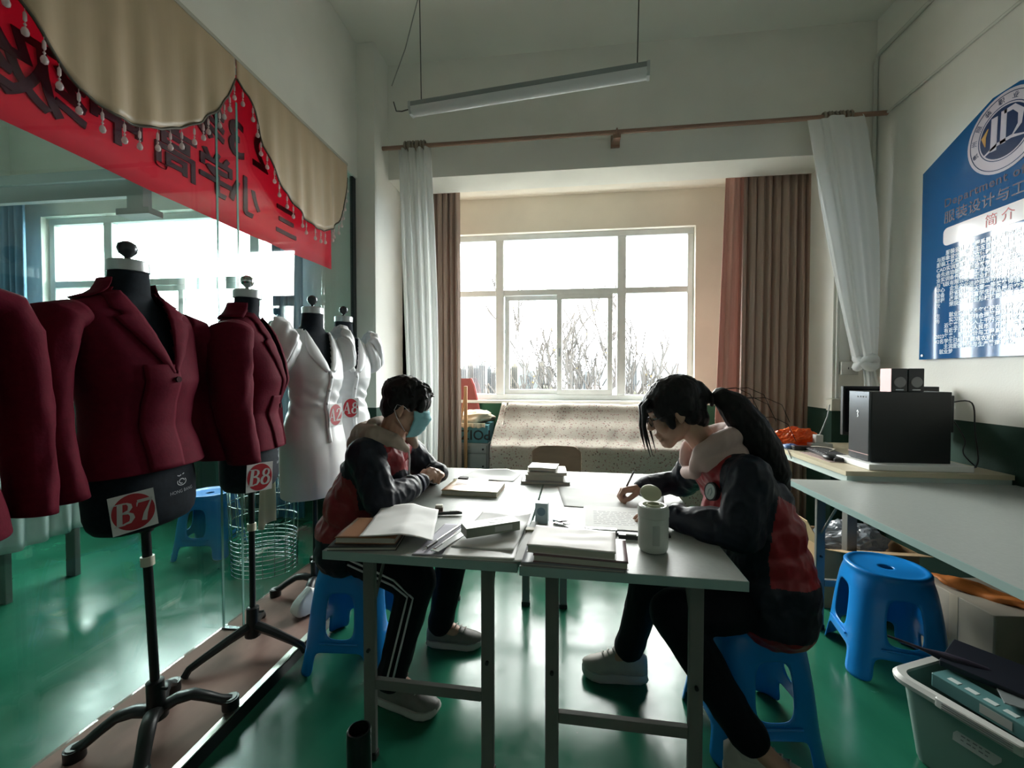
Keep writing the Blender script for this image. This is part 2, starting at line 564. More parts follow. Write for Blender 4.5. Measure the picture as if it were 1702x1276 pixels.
# ------------------------------------------------------------------ outside
M_TERR = mat('town_ground', (0.017, 0.020, 0.015), .9, col2=(0.038, 0.038, 0.033), vscale=.09, detail=8)
tb = MB()
def terr(u, v):
    x, y = lerp(-700, 700, u), 9 + (v ** 2) * 1500
    h = -11 + 4 * noise.noise(V(x * .01, y * .01, 0)) - 10 * min(1, y / 60) - 22 * min(1, y / 400)
    return V(x, y, h)
tag(tb.grid(terr, 70, 50).build('town_ground', M_TERR, smooth='all'), 'hazy ground falling away below the window', 'ground', None, 'structure')
def hill(cx, cy, rx, ry, h, label, col):
    def fn(u, v):
        a = 2 * pi * u
        rr = v
        x, y = cx + rx * rr * cos(a), cy + ry * rr * sin(a)
        return V(x, y, -45 + (h + 45) * max(0, (1 - rr ** 2)) ** .8 + 9 * noise.noise(V(x * .02, y * .02, 2)) * (1 - rr))
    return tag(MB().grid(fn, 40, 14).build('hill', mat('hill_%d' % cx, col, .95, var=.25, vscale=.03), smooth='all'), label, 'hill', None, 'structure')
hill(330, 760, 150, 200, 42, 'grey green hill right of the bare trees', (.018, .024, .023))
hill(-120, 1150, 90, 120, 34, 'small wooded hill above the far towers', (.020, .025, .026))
hill(480, 1900, 500, 260, 62, 'pale blue distant ridge on the horizon', (.028, .037, .045))  # distance haze put into its paler, bluer colour
B_COLS = [(.036, .038, .039), (.043, .041, .038), (.031, .035, .038), (.044, .040, .030)]  # distance haze put into these wall colours
def tower(x, y, w, d, top, k, label):
    t = thing('tower_block', label, 'building', (x, y, -46), 0, 'towers on the far side of town')
    H = top + 46
    c = mat('tower_wall_%d' % k, B_COLS[k], .8)
    MB().box((-w / 2, -d / 2, 0), (w / 2, d / 2, H)).build('wall', c, t)
    MB().box((-w / 4, -d / 4, H), (w / 4, d / 4, H + 3.2)).build('roof_house', c, t)
    wm = mat('tower_glass', (.016, .019, .022), .7, spec=.1)
    for q in range(3):
        xx = lerp(-w * .32, w * .32, q / 2)
        MB().box((xx - w * .07, -d / 2 - .25, 6), (xx + w * .07, -d / 2 + .1, H - 2)).build('window_strip', wm, t)
rt = random.Random(5)
spec = [(772, 612, 0), (783, 606, 1), (793, 610, 2), (803, 605, 0), (813, 612, 2), (822, 618, 1), (846, 612, 3), (856, 608, 3), (882, 622, 2), (900, 606, 3), (912, 612, 3), (950, 606, 3), (962, 612, 1), (975, 622, 2), (1052, 606, 0)]
wordz = ['first', 'second', 'third', 'fourth', 'fifth', 'sixth', 'seventh', 'eighth', 'ninth', 'tenth', 'eleventh', 'twelfth', 'thirteenth', 'fourteenth', 'last']
cname = ['pale grey', 'cream', 'blue grey', 'yellowish']
for i, (px, py, k) in enumerate(spec):
    Y = rt.uniform(480, 640)
    X = tan(math.atan((px - 851) / 711) - radians(7.13)) * Y
    tower(X, Y, rt.uniform(6.5, 8.5), 12, 1.3 + (622 - py) / 711 * Y, k, '%s hazy tower block outside, %s from the left' % (cname[k], wordz[i]))
# low roofs of the town, too many and too small to count
lr = MB()
rr = random.Random(11)
for i in range(900):
    Y = rr.uniform(120, 440)
    X = rr.uniform(-.55, .42) * Y
    h = -11 - 10 - 22 * min(1, Y / 400)
    s = rr.uniform(4, 9)
    lr.cur = rr.randrange(3)
    lr.box((X - s, Y - 4, h - 8), (X + s, Y + 4, h + rr.uniform(3, 13)))
o = lr.build('town_roofs', [mat('roof_a', (.042, .041, .038), .9), mat('roof_b', (.024, .028, .028), .9), mat('roof_c', (.036, .027, .022), .9)])
tag(o, 'jumble of low town roofs seen through the window', 'roofs', None, 'stuff')

BARK = mat('pale_bark', (.020, .0155, .012), .9, var=.2, vscale=3)
LEAF = mat('last_leaves', (.05, .036, .008), .8, transl=.3)
def bare_tree(name, base, h, spread, seed, label, r0=.11, dirs=6):
    t = thing(name, label, 'tree', base, 0, 'bare trees outside the window')
    rn = random.Random(seed)
    br = MB()
    tr = MB()
    lv = MB()
    fork = V(0, 0, h * .22)
    tr.tube([V(0, 0, 0), V(.05, .02, h * .1), fork], [r0, r0 * .85, r0 * .8], 8)
    def grow(p, d, ln, r, lev):
        pts = [p]
        rs = [r]
        q = p.copy()
        dd = d.copy()
        n = 4
        for i in range(n):
            dd = (dd + V(rn.uniform(-.13, .13), rn.uniform(-.13, .13), .07)).normalized()
            q = q + dd * ln / n
            pts.append(q.copy())
            rs.append(max(.019, r * (1 - .62 * (i + 1) / n)))
        br.tube(pts, rs, 5 if lev < 2 else 4, cap=False)
        if lev < 3:
            m = (4, 4, 3)[lev]
            for i in range(m):
                s = rn.uniform(.25, .98)
                k = min(int(s * n), n - 1)
                b = pts[k].lerp(pts[k + 1], s * n - k)
                a = rn.uniform(0, 2 * pi)
                side = V(cos(a), sin(a) * .7, rn.uniform(.1, .5))
                nd = (dd * .9 + side * rn.uniform(.45, .8)).normalized()
                grow(b, nd, ln * rn.uniform(.42, .62), rs[k] * .55, lev + 1)
        elif rn.random() < .06:
            c = pts[-1]
            e = .035
            lv.add([c, c + V(e, 0, e), c + V(0, e * .4, 2 * e), c + V(-e, 0, e)], [(0, 1, 2, 3)])
    for i in range(dirs):
        a = lerp(-1, 1, i / (dirs - 1)) + rn.uniform(-.12, .12)
        grow(fork, V(a * spread, rn.uniform(-.25, .25), 1).normalized(), h * rn.uniform(.50, .64) * (1 - .22 * abs(a)), r0 * .55, 0)
    tr.build('trunk', BARK, t, smooth=True)
    br.build('branches', BARK, t, smooth='all')
    if lv.v:
        tag(lv.build('leaves', LEAF, t), kind='stuff')
bare_tree('bare_tree', (-.75, 13.0, -4.8), 7.5, .66, 3, 'bare tree outside behind the left sliding sash', .085, 6)
bare_tree('bare_tree', (.95, 12.4, -4.8), 7.9, .54, 8, 'tallest bare tree outside behind the right sliding sash', .09, 7)
bare_tree('bare_tree', (2.55, 14.0, -5.2), 7.4, .64, 21, 'smaller bare tree outside by the right window light', .07, 5)
def bush(name, c, r, seed, label):
    def fn(u, v):
        a, b = 2 * pi * u, pi * (v - .5)
        d = V(cos(a) * cos(b), sin(a) * cos(b), sin(b))
        return V(*c) + d * r * (1 + .35 * noise.noise(d * 2.4 + V(seed, 0, 0)) + .18 * noise.noise(d * 7 + V(seed, 3, 0)))
    tag(MB().grid(fn, 36, 22).build(name, mat('shrub_green', (.014, .017, .008), .9, col2=(.034, .032, .014), vscale=3), smooth='all'), label, 'shrub', 'shrubs outside the window')
bush('shrub', (3.4, 16.5, -.9), 1.5, 1, 'yellow green shrub outside at the right window light')
bush('shrub', (-4.6, 26, -2.4), 2.2, 4, 'dark shrub outside at the left window light')
bush('shrub', (-1.0, 30, -1.6), 2.0, 7, 'rounded shrub outside behind the leftmost bare tree')

# ------------------------------------------------------------------ curtains
def curtain_sheet(x0, x1, y, z0, z1, folds, amp, seed, nu=90, nv=26, lean=None):
    """x0,x1: functions of t (0 top..1 bottom)"""
    def fn(u, v):
        t = 1 - v
        a, b = x0(t), x1(t)
        ph = 2 * pi * folds * u + .7 * noise.noise(V(u * 4, t * 1.4, seed))
        k = amp * (.75 + .35 * noise.noise(V(u * 5, t * 2, seed + 9)))
        yy = y + k * sin(ph) + .35 * k * sin(2.3 * ph + 1) + (lean(t) if lean else 0)
        return V(lerp(a, b, u) + .25 * k * cos(ph), yy, lerp(z0, z1, v))
    return MB().sheet(fn, nu, nv, .004)
C_BROWN = mat('brown_curtain', (.48, .345, .28), .5, var=.07, vscale=2, transl=.12, stretch=(6, 6, .3), sheen=.2)
C_BROWN_LIT = mat('brown_curtain_rose_lit', (.62, .34, .28), .5, transl=.18)  # rosier copy of the curtain brown, light shining through put into the colour
C_WHITE = mat('white_curtain', (.87, .88, .87), .7, transl=.55, bump=.05, bscale=150)
rc = thing('brown_curtain', 'brown satin curtain gathered at the right of the window bay', 'curtain', (1.6, 3.98, .05))
curtain_sheet(lambda t: 1.50 - .02 * t, lambda t: 2.10, 3.99, .04, 3.19, 9, .034, 3.1, 120, 20).build('drape', C_BROWN, rc, smooth='all', world=True)
curtain_sheet(lambda t: 1.38 - .10 * t, lambda t: 1.53 - .03 * t, 3.955, .04, 3.18, 1.5, .022, 5.1, 40, 20).build('rose_lit_edge', C_BROWN_LIT, rc, smooth='all', world=True)  # curtain edge in the painted rose-lit tone
lc = thing('brown_curtain', 'brown satin curtain gathered at the left of the window bay', 'curtain', (-1.2, 3.98, .05))
curtain_sheet(lambda t: -1.47, lambda t: -1.005 + .012 * t, 4.0, .04, 3.19, 8, .034, 8.2, 110, 20).build('drape', C_BROWN, lc, smooth='all', world=True)
rl = thing('curtain_rail', 'ceiling track of the brown bay curtains', 'curtain rail', (.3, 4.0, 3.19))
MB().box((XBL + .01, 3.98, 3.182), (XR - .3, 4.02, 3.2)).build('track', P_WHITE, rl, world=True)

# wooden curtain rod in front of the beam
WOODROD = mat('rod_wood', (.30, .175, .125), .45, var=.15, vscale=4, stretch=(1, 8, 8))
ro = thing('curtain_rod', 'long brown wooden curtain rod in front of the beam', 'curtain rod', (.4, 3.44, 3.2))
ZR = 3.195
MB().cyl((XBL + .001, 3.44, ZR - .005), (XR - .001, 3.44, ZR + .005), .0165).build('pole', WOODROD, ro, smooth=True, world=True)
bk = MB()
bk.box((.36, 3.43, ZR - .05), (.42, 3.56, ZR - .018)).box((.355, 3.535, ZR - .065), (.425, 3.559, ZR + .03))
bk.tube([(.39, 3.44 + .024 * cos(a), ZR + .024 * sin(a)) for a in [k * pi / 8 for k in range(17)]], .007, 6)
bk.build('bracket', WOODROD, ro, world=True, bevel=.003)
C_HEAD = mat('curtain_heading', (.30, .25, .20), .8, bump=.4, bscale=40)
def heading(parent, xa, xb, n):
    for i in range(n):
        x = lerp(xa, xb, (i + .5) / n)
        MB().tube([(x + .004 * sin(i * 2.1), 3.44 + .034 * cos(a), ZR - .004 + .036 * sin(a)) for a in [k * pi / 6 for k in range(13)]], .009, 6).build('heading_loop', C_HEAD, parent, smooth=True, world=True)
wl = thing('white_curtain', 'white curtain hanging straight from the rod beside the column', 'curtain', (-1.2, 3.44, .05))
heading(wl, -1.325, -1.145, 8)
curtain_sheet(lambda t: lerp(-1.375, -1.29, min(1, t * 1.15)), lambda t: -1.10 + .05 * sin(t * 2.6) + .01 * t, 3.42, .35, ZR - .03, 4.2, .026, 1.7, 70, 26).build('drape', C_WHITE, wl, smooth='all', world=True)
wr = thing('white_curtain', 'white curtain tied in a knot above the speakers', 'curtain', (2.1, 3.44, 1.3))
heading(wr, 1.86, 2.06, 8)
def wr_fn(u, v):
    t = 1 - v
    # falls from the rod towards the wall and narrows into the knot
    cx = lerp(1.945, 2.165, t ** .9)
    hw = lerp(.165, .062, t ** 1.2) + .035 * sin(pi * t) 
    zz = lerp(ZR - .03, 1.42, t) + (.03 * (u - .5) * -2 if t < .05 else 0)
    a = 2 * pi * u
    ph = 2 * pi * 6 * u + noise.noise(V(u * 3, t * 2, 4)) * 1.5
    k = 1 + (.20 * sin(ph) + .08 * sin(2.7 * ph + 1)) * (1 - .4 * t)
    d = lerp(.075, .062, t)
    if t < .1:
        zz -= .04 * (.5 + .5 * cos(a)) * 0
    return V(cx + hw * cos(a) * k, 3.42 + d * sin(a) * k - .02 * sin(pi * t), zz)
MB().grid(wr_fn, 96, 30).build('drape', C_WHITE, wr, smooth='all', world=True)
kn = MB()
kp = []
for i in range(40):
    a = 2 * pi * i / 40 * 2
    kp.append(V(2.17 + .05 * cos(a), 3.415 + .052 * sin(a), 1.40 + .035 * sin(a * 1.5 + .6)))
kn.tube(kp, .031, 10)
kn.ell((2.17, 3.42, 1.395), (.06, .06, .055))
kn.build('knot', C_WHITE, wr, smooth='all', world=True)
curtain_sheet(lambda t: lerp(2.14, 2.16, t), lambda t: lerp(2.21, 2.25, t), 3.40, 1.20, 1.38, 2, .02, 6.4, 24, 8).build('tail', C_WHITE, wr, smooth='all', world=True)

# side room blue curtains
C_BLUE = mat('blue_curtain', (.12, .24, .36), .7, transl=.04)
for x0, x1, lb in ((-2.50, -2.22, 'blue curtain behind the glass, right of the side window'), (-5.34, -4.98, 'blue curtain behind the glass, left of the side window')):
    c = thing('blue_curtain', lb, 'curtain', (x0, 3.42, .1))
    curtain_sheet(lambda t: x0, lambda t: x1, 3.40, .08, 2.97, 4.5, .03, x0, 60, 16).build('drape', C_BLUE, c, smooth='all', world=True)
pr = thing('pelmet_rail', 'grey pelmet rail above the side room window', 'rail', (-3.7, 3.4, 3.0))
M_PEL = mat('pelmet_grey', (.40, .44, .45), .5)
MB().box((-5.3, 3.36, 2.98), (-2.0, 3.50, 3.03)).build('rail', M_PEL, pr, world=True)
MB().box((-5.3, 3.33, 3.03), (-2.0, 3.36, 3.12)).build('fascia', M_PEL, pr, world=True)
hb = thing('hanging_bracket', 'grey metal bracket hanging from the side room ceiling', 'bracket', (-2.85, 2.5, 2.4))
MB().box((-2.84, 2.48, 2.38), (-2.72, 2.54, 3.95)).build('post', M_PEL, hb, world=True)
MB().box((-2.90, 2.46, 2.35), (-2.66, 2.56, 2.39)).build('foot_plate', M_PEL, hb, world=True)
MB().box((-5.2, 2.49, 2.48), (-2.84, 2.53, 2.55)).build('track_arm', M_PEL, hb, world=True)

# ------------------------------------------------------------------ hanging batten lamp
lp = thing('batten_lamp', 'unlit white batten lamp hung on two wires below the ceiling', 'lamp', (-.22, 2.14, 2.7), 0)
A, B = V(-.816, 2.213, 2.70), V(.382, 2.075, 2.705)
d = (B - A).normalized()
LM = plane_xf(A.lerp(B, .5), d, V(0, 0, 1).cross(d))
L = (B - A).length
def lampring(x):
    out = [V(x, -.035, .012)]
    for k in range(9):
        a = pi + pi * k / 8
        out.append(V(x, .035 * cos(a), .010 + .032 * sin(a)))
    return out + [V(x, .035, .012)]
MB().loft([lampring(-L / 2 + .012), lampring(L / 2 - .012)], M=LM).build('diffuser', mat('opal_diffuser', (.86, .87, .87), .25, transl=.2), lp, smooth=True, world=True)
MB().box((-L / 2 + .01, -.037, .012), (L / 2 - .01, .037, .036), LM).build('housing', mat('lamp_housing', (.30, .33, .33), .4), lp, world=True, bevel=.003)
for s in (-1, 1):
    MB().loft([[V(s * L / 2 - s * (.014 if k else 0), y, z) for y, z in ((-.038, .037), (-.038, .008), (-.02, -.02), (.02, -.02), (.038, .008), (.038, .037))] for k in (0, 1)], M=LM).build('end_cap', mat('lamp_cap', (.55, .57, .57), .4), lp, world=True)
WIRE = mat('dark_wire', (.05, .045, .04), .6)
pA, pB = LM @ V(-L / 2 + .06, 0, .036), LM @ V(L / 2 - .055, 0, .036)
MB().cyl(pA, pA + V(-.015, 0, ZC - pA.z), .0028, n=6).build('suspension_wire', WIRE, lp, world=True)
MB().cyl(pB, pB + V(.02, 0, ZC - pB.z), .0028, n=6).build('suspension_wire', WIRE, lp, world=True)
e0 = LM @ V(-L / 2, 0, .02)
MB().tube([e0, e0 + V(-.05, 0, -.01), e0 + V(-.085, .01, .0), e0 + V(-.10, .01, .05)], .003, 6).build('lead_wire', WIRE, lp, world=True)
MB().tube([pA + V(-.02, 0, ZC - pA.z), pA + V(-.0, .01, .8), pA + V(-.02, .01, .55), pA + V(-.09, .01, .3), pA + V(-.17, .02, .12)], .0028, 6).build('loose_wire', mat('grey_wire', (.28, .28, .26), .6), lp, world=True)

# ------------------------------------------------------------------ valance with bead fringe
C_VAL = mat('gold_satin', (.52, .38, .24), .42, var=.08, vscale=3, sheen=.25, stretch=(3, 3, .4), bump=.12, bscale=8)
va = thing('scalloped_valance', 'gold satin scalloped valance with bead fringe above the glass', 'valance', (-1.645, 1.5, 2.9))
CUS = [-.12, .93, 1.985, 3.09]
VT = 2.90
SWB = [[(-.12, 2.80), (.02, 2.5), (.2, 2.3), (.4, 2.26), (.6, 2.30), (.8, 2.50), (.93, 2.80)],
       [(.93, 2.80), (1.00, 2.66), (1.06, 2.55), (1.12, 2.445), (1.186, 2.348), (1.27, 2.276), (1.37, 2.252), (1.45, 2.262), (1.54, 2.297), (1.64, 2.355), (1.73, 2.425), (1.84, 2.54), (1.92, 2.66), (1.985, 2.80)],
       [(1.985, 2.80), (2.06, 2.76), (2.13, 2.66), (2.18, 2.55), (2.25, 2.45), (2.33, 2.385), (2.42, 2.335), (2.52, 2.295), (2.63, 2.275), (2.74, 2.288), (2.84, 2.335), (2.94, 2.415), (3.01, 2.53), (3.05, 2.65), (3.09, 2.82)]]
def val_bottom(y):
    for k, (a, b) in enumerate(zip(CUS, CUS[1:])):
        if a <= y <= b:
            return interp(SWB[k], y)[0]
    return 2.81
def swag(a, b):
    def fn(u, v):
        y = lerp(a + .006, b - .006, u)
        zb = val_bottom(y)
        z = lerp(zb, VT, v)
        fold = sin(u * 2 * pi * 5.5 + 1.5 * (1 - v) * (u - .5)) * .5 + .5 * sin(u * 2 * pi * 9 + 2)
        x = -1.642 + .012 * fold * (1 - v) ** .6 + .022 * (1 - v) * sin(pi * u)
        return V(x, y, z)
    return fn
C_BEAD = mat('crystal_bead', (.80, .72, .70), .08, spec=1.0, transl=.5)
bead_me = None
for a, b in zip(CUS, CUS[1:]):
    fn = swag(a, b)
    sw = MB().sheet(fn, 64, 20, .004).build('swag', C_VAL, va, smooth='all', world=True)
    MB().tube([fn(i / 60, 0) + V(.002, 0, -.003) for i in range(61)], .005, 6).build('piping', mat('dark_piping', (.10, .085, .06), .6), sw, smooth='all', world=True)
    n = 22
    L = [fn(i / 200, 0) for i in range(201)]
    acc = [0]
    for p, q in zip(L, L[1:]):
        acc.append(acc[-1] + (q - p).length)
    for i in range(n):
        s = acc[-1] * (i + .5) / n
        k = next(j for j in range(201) if acc[j] >= s)
        p = L[k]
        if bead_me is None:
            q = MB()
            q.cyl((0, 0, 0), (0, 0, -.03), .0012, n=4)
            q.lathe([(.001, 0), (.005, -.008), (.005, -.028), (.001, -.034)], (0, 0, -.012), 8)
            q.lathe([(.001, 0), (.0045, -.006), (.001, -.012)], (0, 0, -.047), 8)
            q.lathe([(.001, 0), (.007, -.007), (.0105, -.017), (.0085, -.026), (.001, -.031)], (0, 0, -.058), 10)
            o = q.build('bead_drop', C_BEAD, None, smooth='all')
            bead_me = o.data
            bpy.data.objects.remove(o)
        o = bpy.data.objects.new('bead_drop', bead_me)
        COL.objects.link(o)
        o.parent = va
        o.location = MW[va.name].inverted() @ (p + V(.002, 0, -.006))
MB().box((-1.668, CUS[0], VT - .012), (-1.637, CUS[-1], VT + .006)).build('heading_batten', mat('pale_batten', (.5, .48, .42), .6), va, world=True)

# ------------------------------------------------------------------ red banner seen from behind
C_RED = mat('banner_cloth', (.92, .085, .16), .6, transl=.72, var=.05, vscale=200)
bn = thing('red_banner', 'red cloth banner with mirrored lettering behind the glass', 'banner', (-1.72, 1.2, 2.1))
def ban(u, v):
    y = lerp(-1.2, 2.985, u)
    return V(-1.712 - .004 * sin(y * 5) - .003 * sin(y * 13 + v * 3), y, lerp(2.085 + .012 * sin(y * 2.2), 2.87, v))
MB().sheet(ban, 90, 8, .002).build('cloth', C_RED, bn, smooth='all', world=True)
C_LET = mat('letters_backlit_dark', (.16, .012, .035), .7)  # backlit silhouette put into the colour, darker than the lettering itself
for ch, y, z, s in [('三', 2.46, 2.235, .21), ('小', 2.12, 2.255, .22), ('学', 1.935, 2.28, .22), ('高', 1.715, 2.285, .23), ('中', 1.465, 2.29, .23), ('级', 1.235, 2.275, .25), ('组', 1.03, 2.275, .25),
                     ('2', 2.235, 2.545, .26), ('3', 2.06, 2.53, .26), ('级', 1.87, 2.55, .24)]:
    t = text_mb(ch, s, bold=.004, depth=.0012)
    xf = plane_xf(V(-1.712 - .004 * sin(y * 5), y, z), V(0, -1, 0), V(0, 0, 1))
    zz = []
    t.v = [V(p.x, p.y, p.z * 6.0) for p in t.v]
    t.build('letter', C_LET, bn, world=True, xf=xf)

# ------------------------------------------------------------------ department board on the right wall
bd = thing('notice_board', 'blue department notice board with round emblem on the right wall', 'notice board', (XR - .01, 2.4, 1.4))
C_BLU = mat('board_blue', (.010, .10, .27), .05, coat=.25, spec=.4)
BX = XR - .022
BY0, BY1 = 3.088, 2.05
BM = plane_xf(V(BX, 0, 0), V(0, -1, 0), V(0, 0, 1))   # local x = -Y, local y = Z, normal = -X
pol = [(-BY0, 1.41), (-BY1, 1.41), (-BY1, 2.60), (-2.50, 2.80), (-2.64, 2.80), (-BY0, 2.60)]
MB().prism(pol, -.02, 0, BM).build('panel', C_BLU, bd, world=True)
C_PINK = mat('emblem_pink', (.62, .55, .62), .25, coat=.4)
C_NAVY = mat('emblem_navy', (.012, .03, .10), .25, coat=.4)
C_WTXT = mat('board_white', (.55, .68, .80), .25, coat=.4)
def disc(r0, r1, c, d0, d1, m, nm, parent):
    q = MB()
    n = 48
    for k in range(n):
        a, b = 2 * pi * k / n, 2 * pi * (k + 1) / n
        q.prism([(c[0] + r1 * cos(a), c[1] + r1 * sin(a)), (c[0] + r1 * cos(b), c[1] + r1 * sin(b)), (c[0] + r0 * cos(b), c[1] + r0 * sin(b)), (c[0] + r0 * cos(a), c[1] + r0 * sin(a))], d0, d1, BM)
    return q.build(nm, m, parent, world=True)
EC = (-2.57, 2.585)
em = disc(.001, .205, EC, .0, .004, C_PINK, 'emblem', bd)
disc(.186, .190, EC, .004, .0048, C_NAVY, 'ring_line', em)
disc(.138, .142, EC, .004, .0048, C_NAVY, 'ring_line', em)
disc(.001, .130, EC, .004, .005, C_NAVY, 'emblem_field', em)
lg = MB()
lg.ribbon([(EC[0] - .055, EC[1] - .075), (EC[0] - .05, EC[1] + .10)], [.034, .034], .005, .006, BM)
lg.ribbon([(EC[0] - .005, EC[1] - .06), (EC[0] + .0, EC[1] + .11)], [.03, .03], .005, .006, BM)
lg.ribbon([(EC[0] + .0, EC[1] + .10), (EC[0] + .05, EC[1] + .10), (EC[0] + .085, EC[1] + .06), (EC[0] + .08, EC[1] + .0), (EC[0] + .04, EC[1] - .045)], [.02, .026, .03, .022, .004], .005, .006, BM)
lg.ribbon([(EC[0] - .105, EC[1] - .08), (EC[0] - .04, EC[1] - .05), (EC[0] + .04, EC[1] - .045), (EC[0] + .11, EC[1] - .065)], [.008, .016, .016, .006], .005, .006, BM)
lg.build('monogram', C_PINK, em, world=True)
MB().ribbon([(EC[0] - .10, EC[1] - .03), (EC[0] - .11, EC[1] + .02), (EC[0] - .085, EC[1] + .06)], [.004, .026, .004], .005, .0058, BM).build('flame', mat('emblem_gold', (.55, .30, .08), .3), em, world=True)
for k, ch in enumerate('贵州服装职业学院系'):
    a = radians(200 - k * 26)
    t = text_mb(ch, .034, depth=.0004)
    R = BM @ Matrix.Translation(V(EC[0] + .163 * cos(a), EC[1] + .163 * sin(a), .0046)) @ Matrix.Rotation(a - pi / 2, 4, 'Z')
    t.build('ring_letter', C_NAVY, em, world=True, xf=R)
C_DTXT = mat('board_dark_text', (.006, .015, .06), .35)
def btext(s, size, y, z, m, al='LEFT', nm='lettering', sp=1.0, bold=0.0):
    t = text_mb(s, size, al, .0006, sp, bold)
    return t.build(nm, m, bd, world=True, xf=BM @ Matrix.Translation(V(-y, z, .001)))
btext('Department of Fashion', .068, 2.925, 2.345, C_DTXT, sp=1.12, bold=.001)
btext('服装设计与工程系', .076, 2.925, 2.255, C_DTXT, sp=1.08, bold=.001)
ti = MB()
x0, x1, z0, z1, r = -2.925, -2.21, 2.09, 2.196, .03
pts = []
for cx, cz, a0 in ((x1 - r, z1 - r, 0), (x0 + r, z1 - r, 90), (x0 + r, z0 + r, 180), (x1 - r, z0 + r, 270)):
    for k in range(7):
        a = radians(a0 + 15 * k)
        pts.append((cx + r * cos(a), cz + r * sin(a)))
ti.prism(pts, 0, .002, BM)
ti.build('title_bar', mat('title_white', (.72, .66, .68), .25, coat=.4), bd, world=True)
t = text_mb('简介', .072, 'CENTER', .0004, 1.5)
t.build('lettering', mat('title_red', (.55, .10, .10), .4), bd, world=True, xf=BM @ Matrix.Translation(V(-2.585, 2.142, .0028)))
pool = '服装设计与工程系成立于学校专业教师学生人才培养实训基地建设企业合作技能大赛获奖课程改革质量发展就业创新管理'
rb = random.Random(3)
rows = ['　　服装设计与工程系拥有专业教师二十余人',
        '与形象设计专业学生五百余人建有实训室', '服装工艺实训中心立体裁剪实训室数字化', 'CAD实训室服装展示厅等校内实训基地设', '备先进功能齐全满足教学与技能训练需要', '业实训条件完善　工学结合校企共建课程',
        '与飞跃有限公司　工业缝纫设备校企合作', '中心　企业文化进校园活动开展技能比赛', '设备　获省级技能大赛一等奖教师指导多', '课程　改革成果丰富学生作品展示交流会', '次　　荣获全国职业院校技能大赛三等奖',
        '', '生　　就业率连续多年保持在百分之九十', '务　　实习实训安排合理管理规范有序开', '　　近年来设备投入上千万元用于教学培', '　　有近于15万元人民币　开展　各项工程',
        '2023年来，服装设计与工程系已有一批', '42名学生已经3班到成衣班任务巡回演出', '　　主流服装制作与生产管理专业。', '　就业梦']
for i, s in enumerate(rows):
    if s:
        if i < 18 and len(s) < 28:
            s += ''.join(rb.choice(pool) for _ in range(28 - len(s)))
        btext(s, .0305, 2.968, 2.045 - i * .0313, C_WTXT, sp=1.03, bold=.0006)
for q in ((-3.06, 1.435), (-2.08, 1.435)):
    MB().cyl(BM @ V(q[0], q[1], 0), BM @ V(q[0], q[1], .006), .008, n=10).build('fixing_screw', mat('steel', (.6, .6, .6), .3, 1), bd, world=True)
# ------------------------------------------------------------------ dress forms, jackets, dresses
C_FORM = mat('form_fabric', (.009, .013, .019), .8, var=.2, vscale=60, spec=.15)
C_IRON = mat('black_iron', (.010, .011, .012), .38, .2)
C_CHROME = mat('chrome', (.62, .64, .65), .12, 1.0)
C_CASTER = mat('caster_grey', (.30, .31, .31), .5)
ZP = .057

FORM = [  # z, front depth, back depth, half width, x centre
    (.80, .100, .105, .150, 0), (.86, .108, .112, .168, 0), (.95, .106, .112, .172, 0), (1.04, .092, .098, .155, 0), (1.13, .082, .078, .125, .0),
    (1.20, .095, .080, .130, .004), (1.29, .120, .090, .148, .006), (1.36, .112, .097, .160, .0), (1.44, .088, .092, .170, -.004), (1.50, .066, .078, .162, -.010),
    (1.535, .055, .064, .125, -.014), (1.56, .051, .056, .085, -.014), (1.585, .049, .050, .062, -.010), (1.66, .048, .048, .054, -.004)]
def ringpt(tab, z, th, off=0.0, p=2.25):
    fd, bd, w, cx = interp(tab, z)
    c, s = cos(th), sin(th)
    ex = 2 / p
    d = fd if c > 0 else bd
    return V(cx + (d + off) * math.copysign(abs(c) ** ex, c), (w + off) * math.copysign(abs(s) ** ex, s), z)
def front_x(tab, y, z, off=0.0, p=2.25):
    fd, bd, w, cx = interp(tab, z)
    q = min(.999, abs(y) / (w + off))
    return cx + (fd + off) * (1 - q ** p) ** (1 / p)

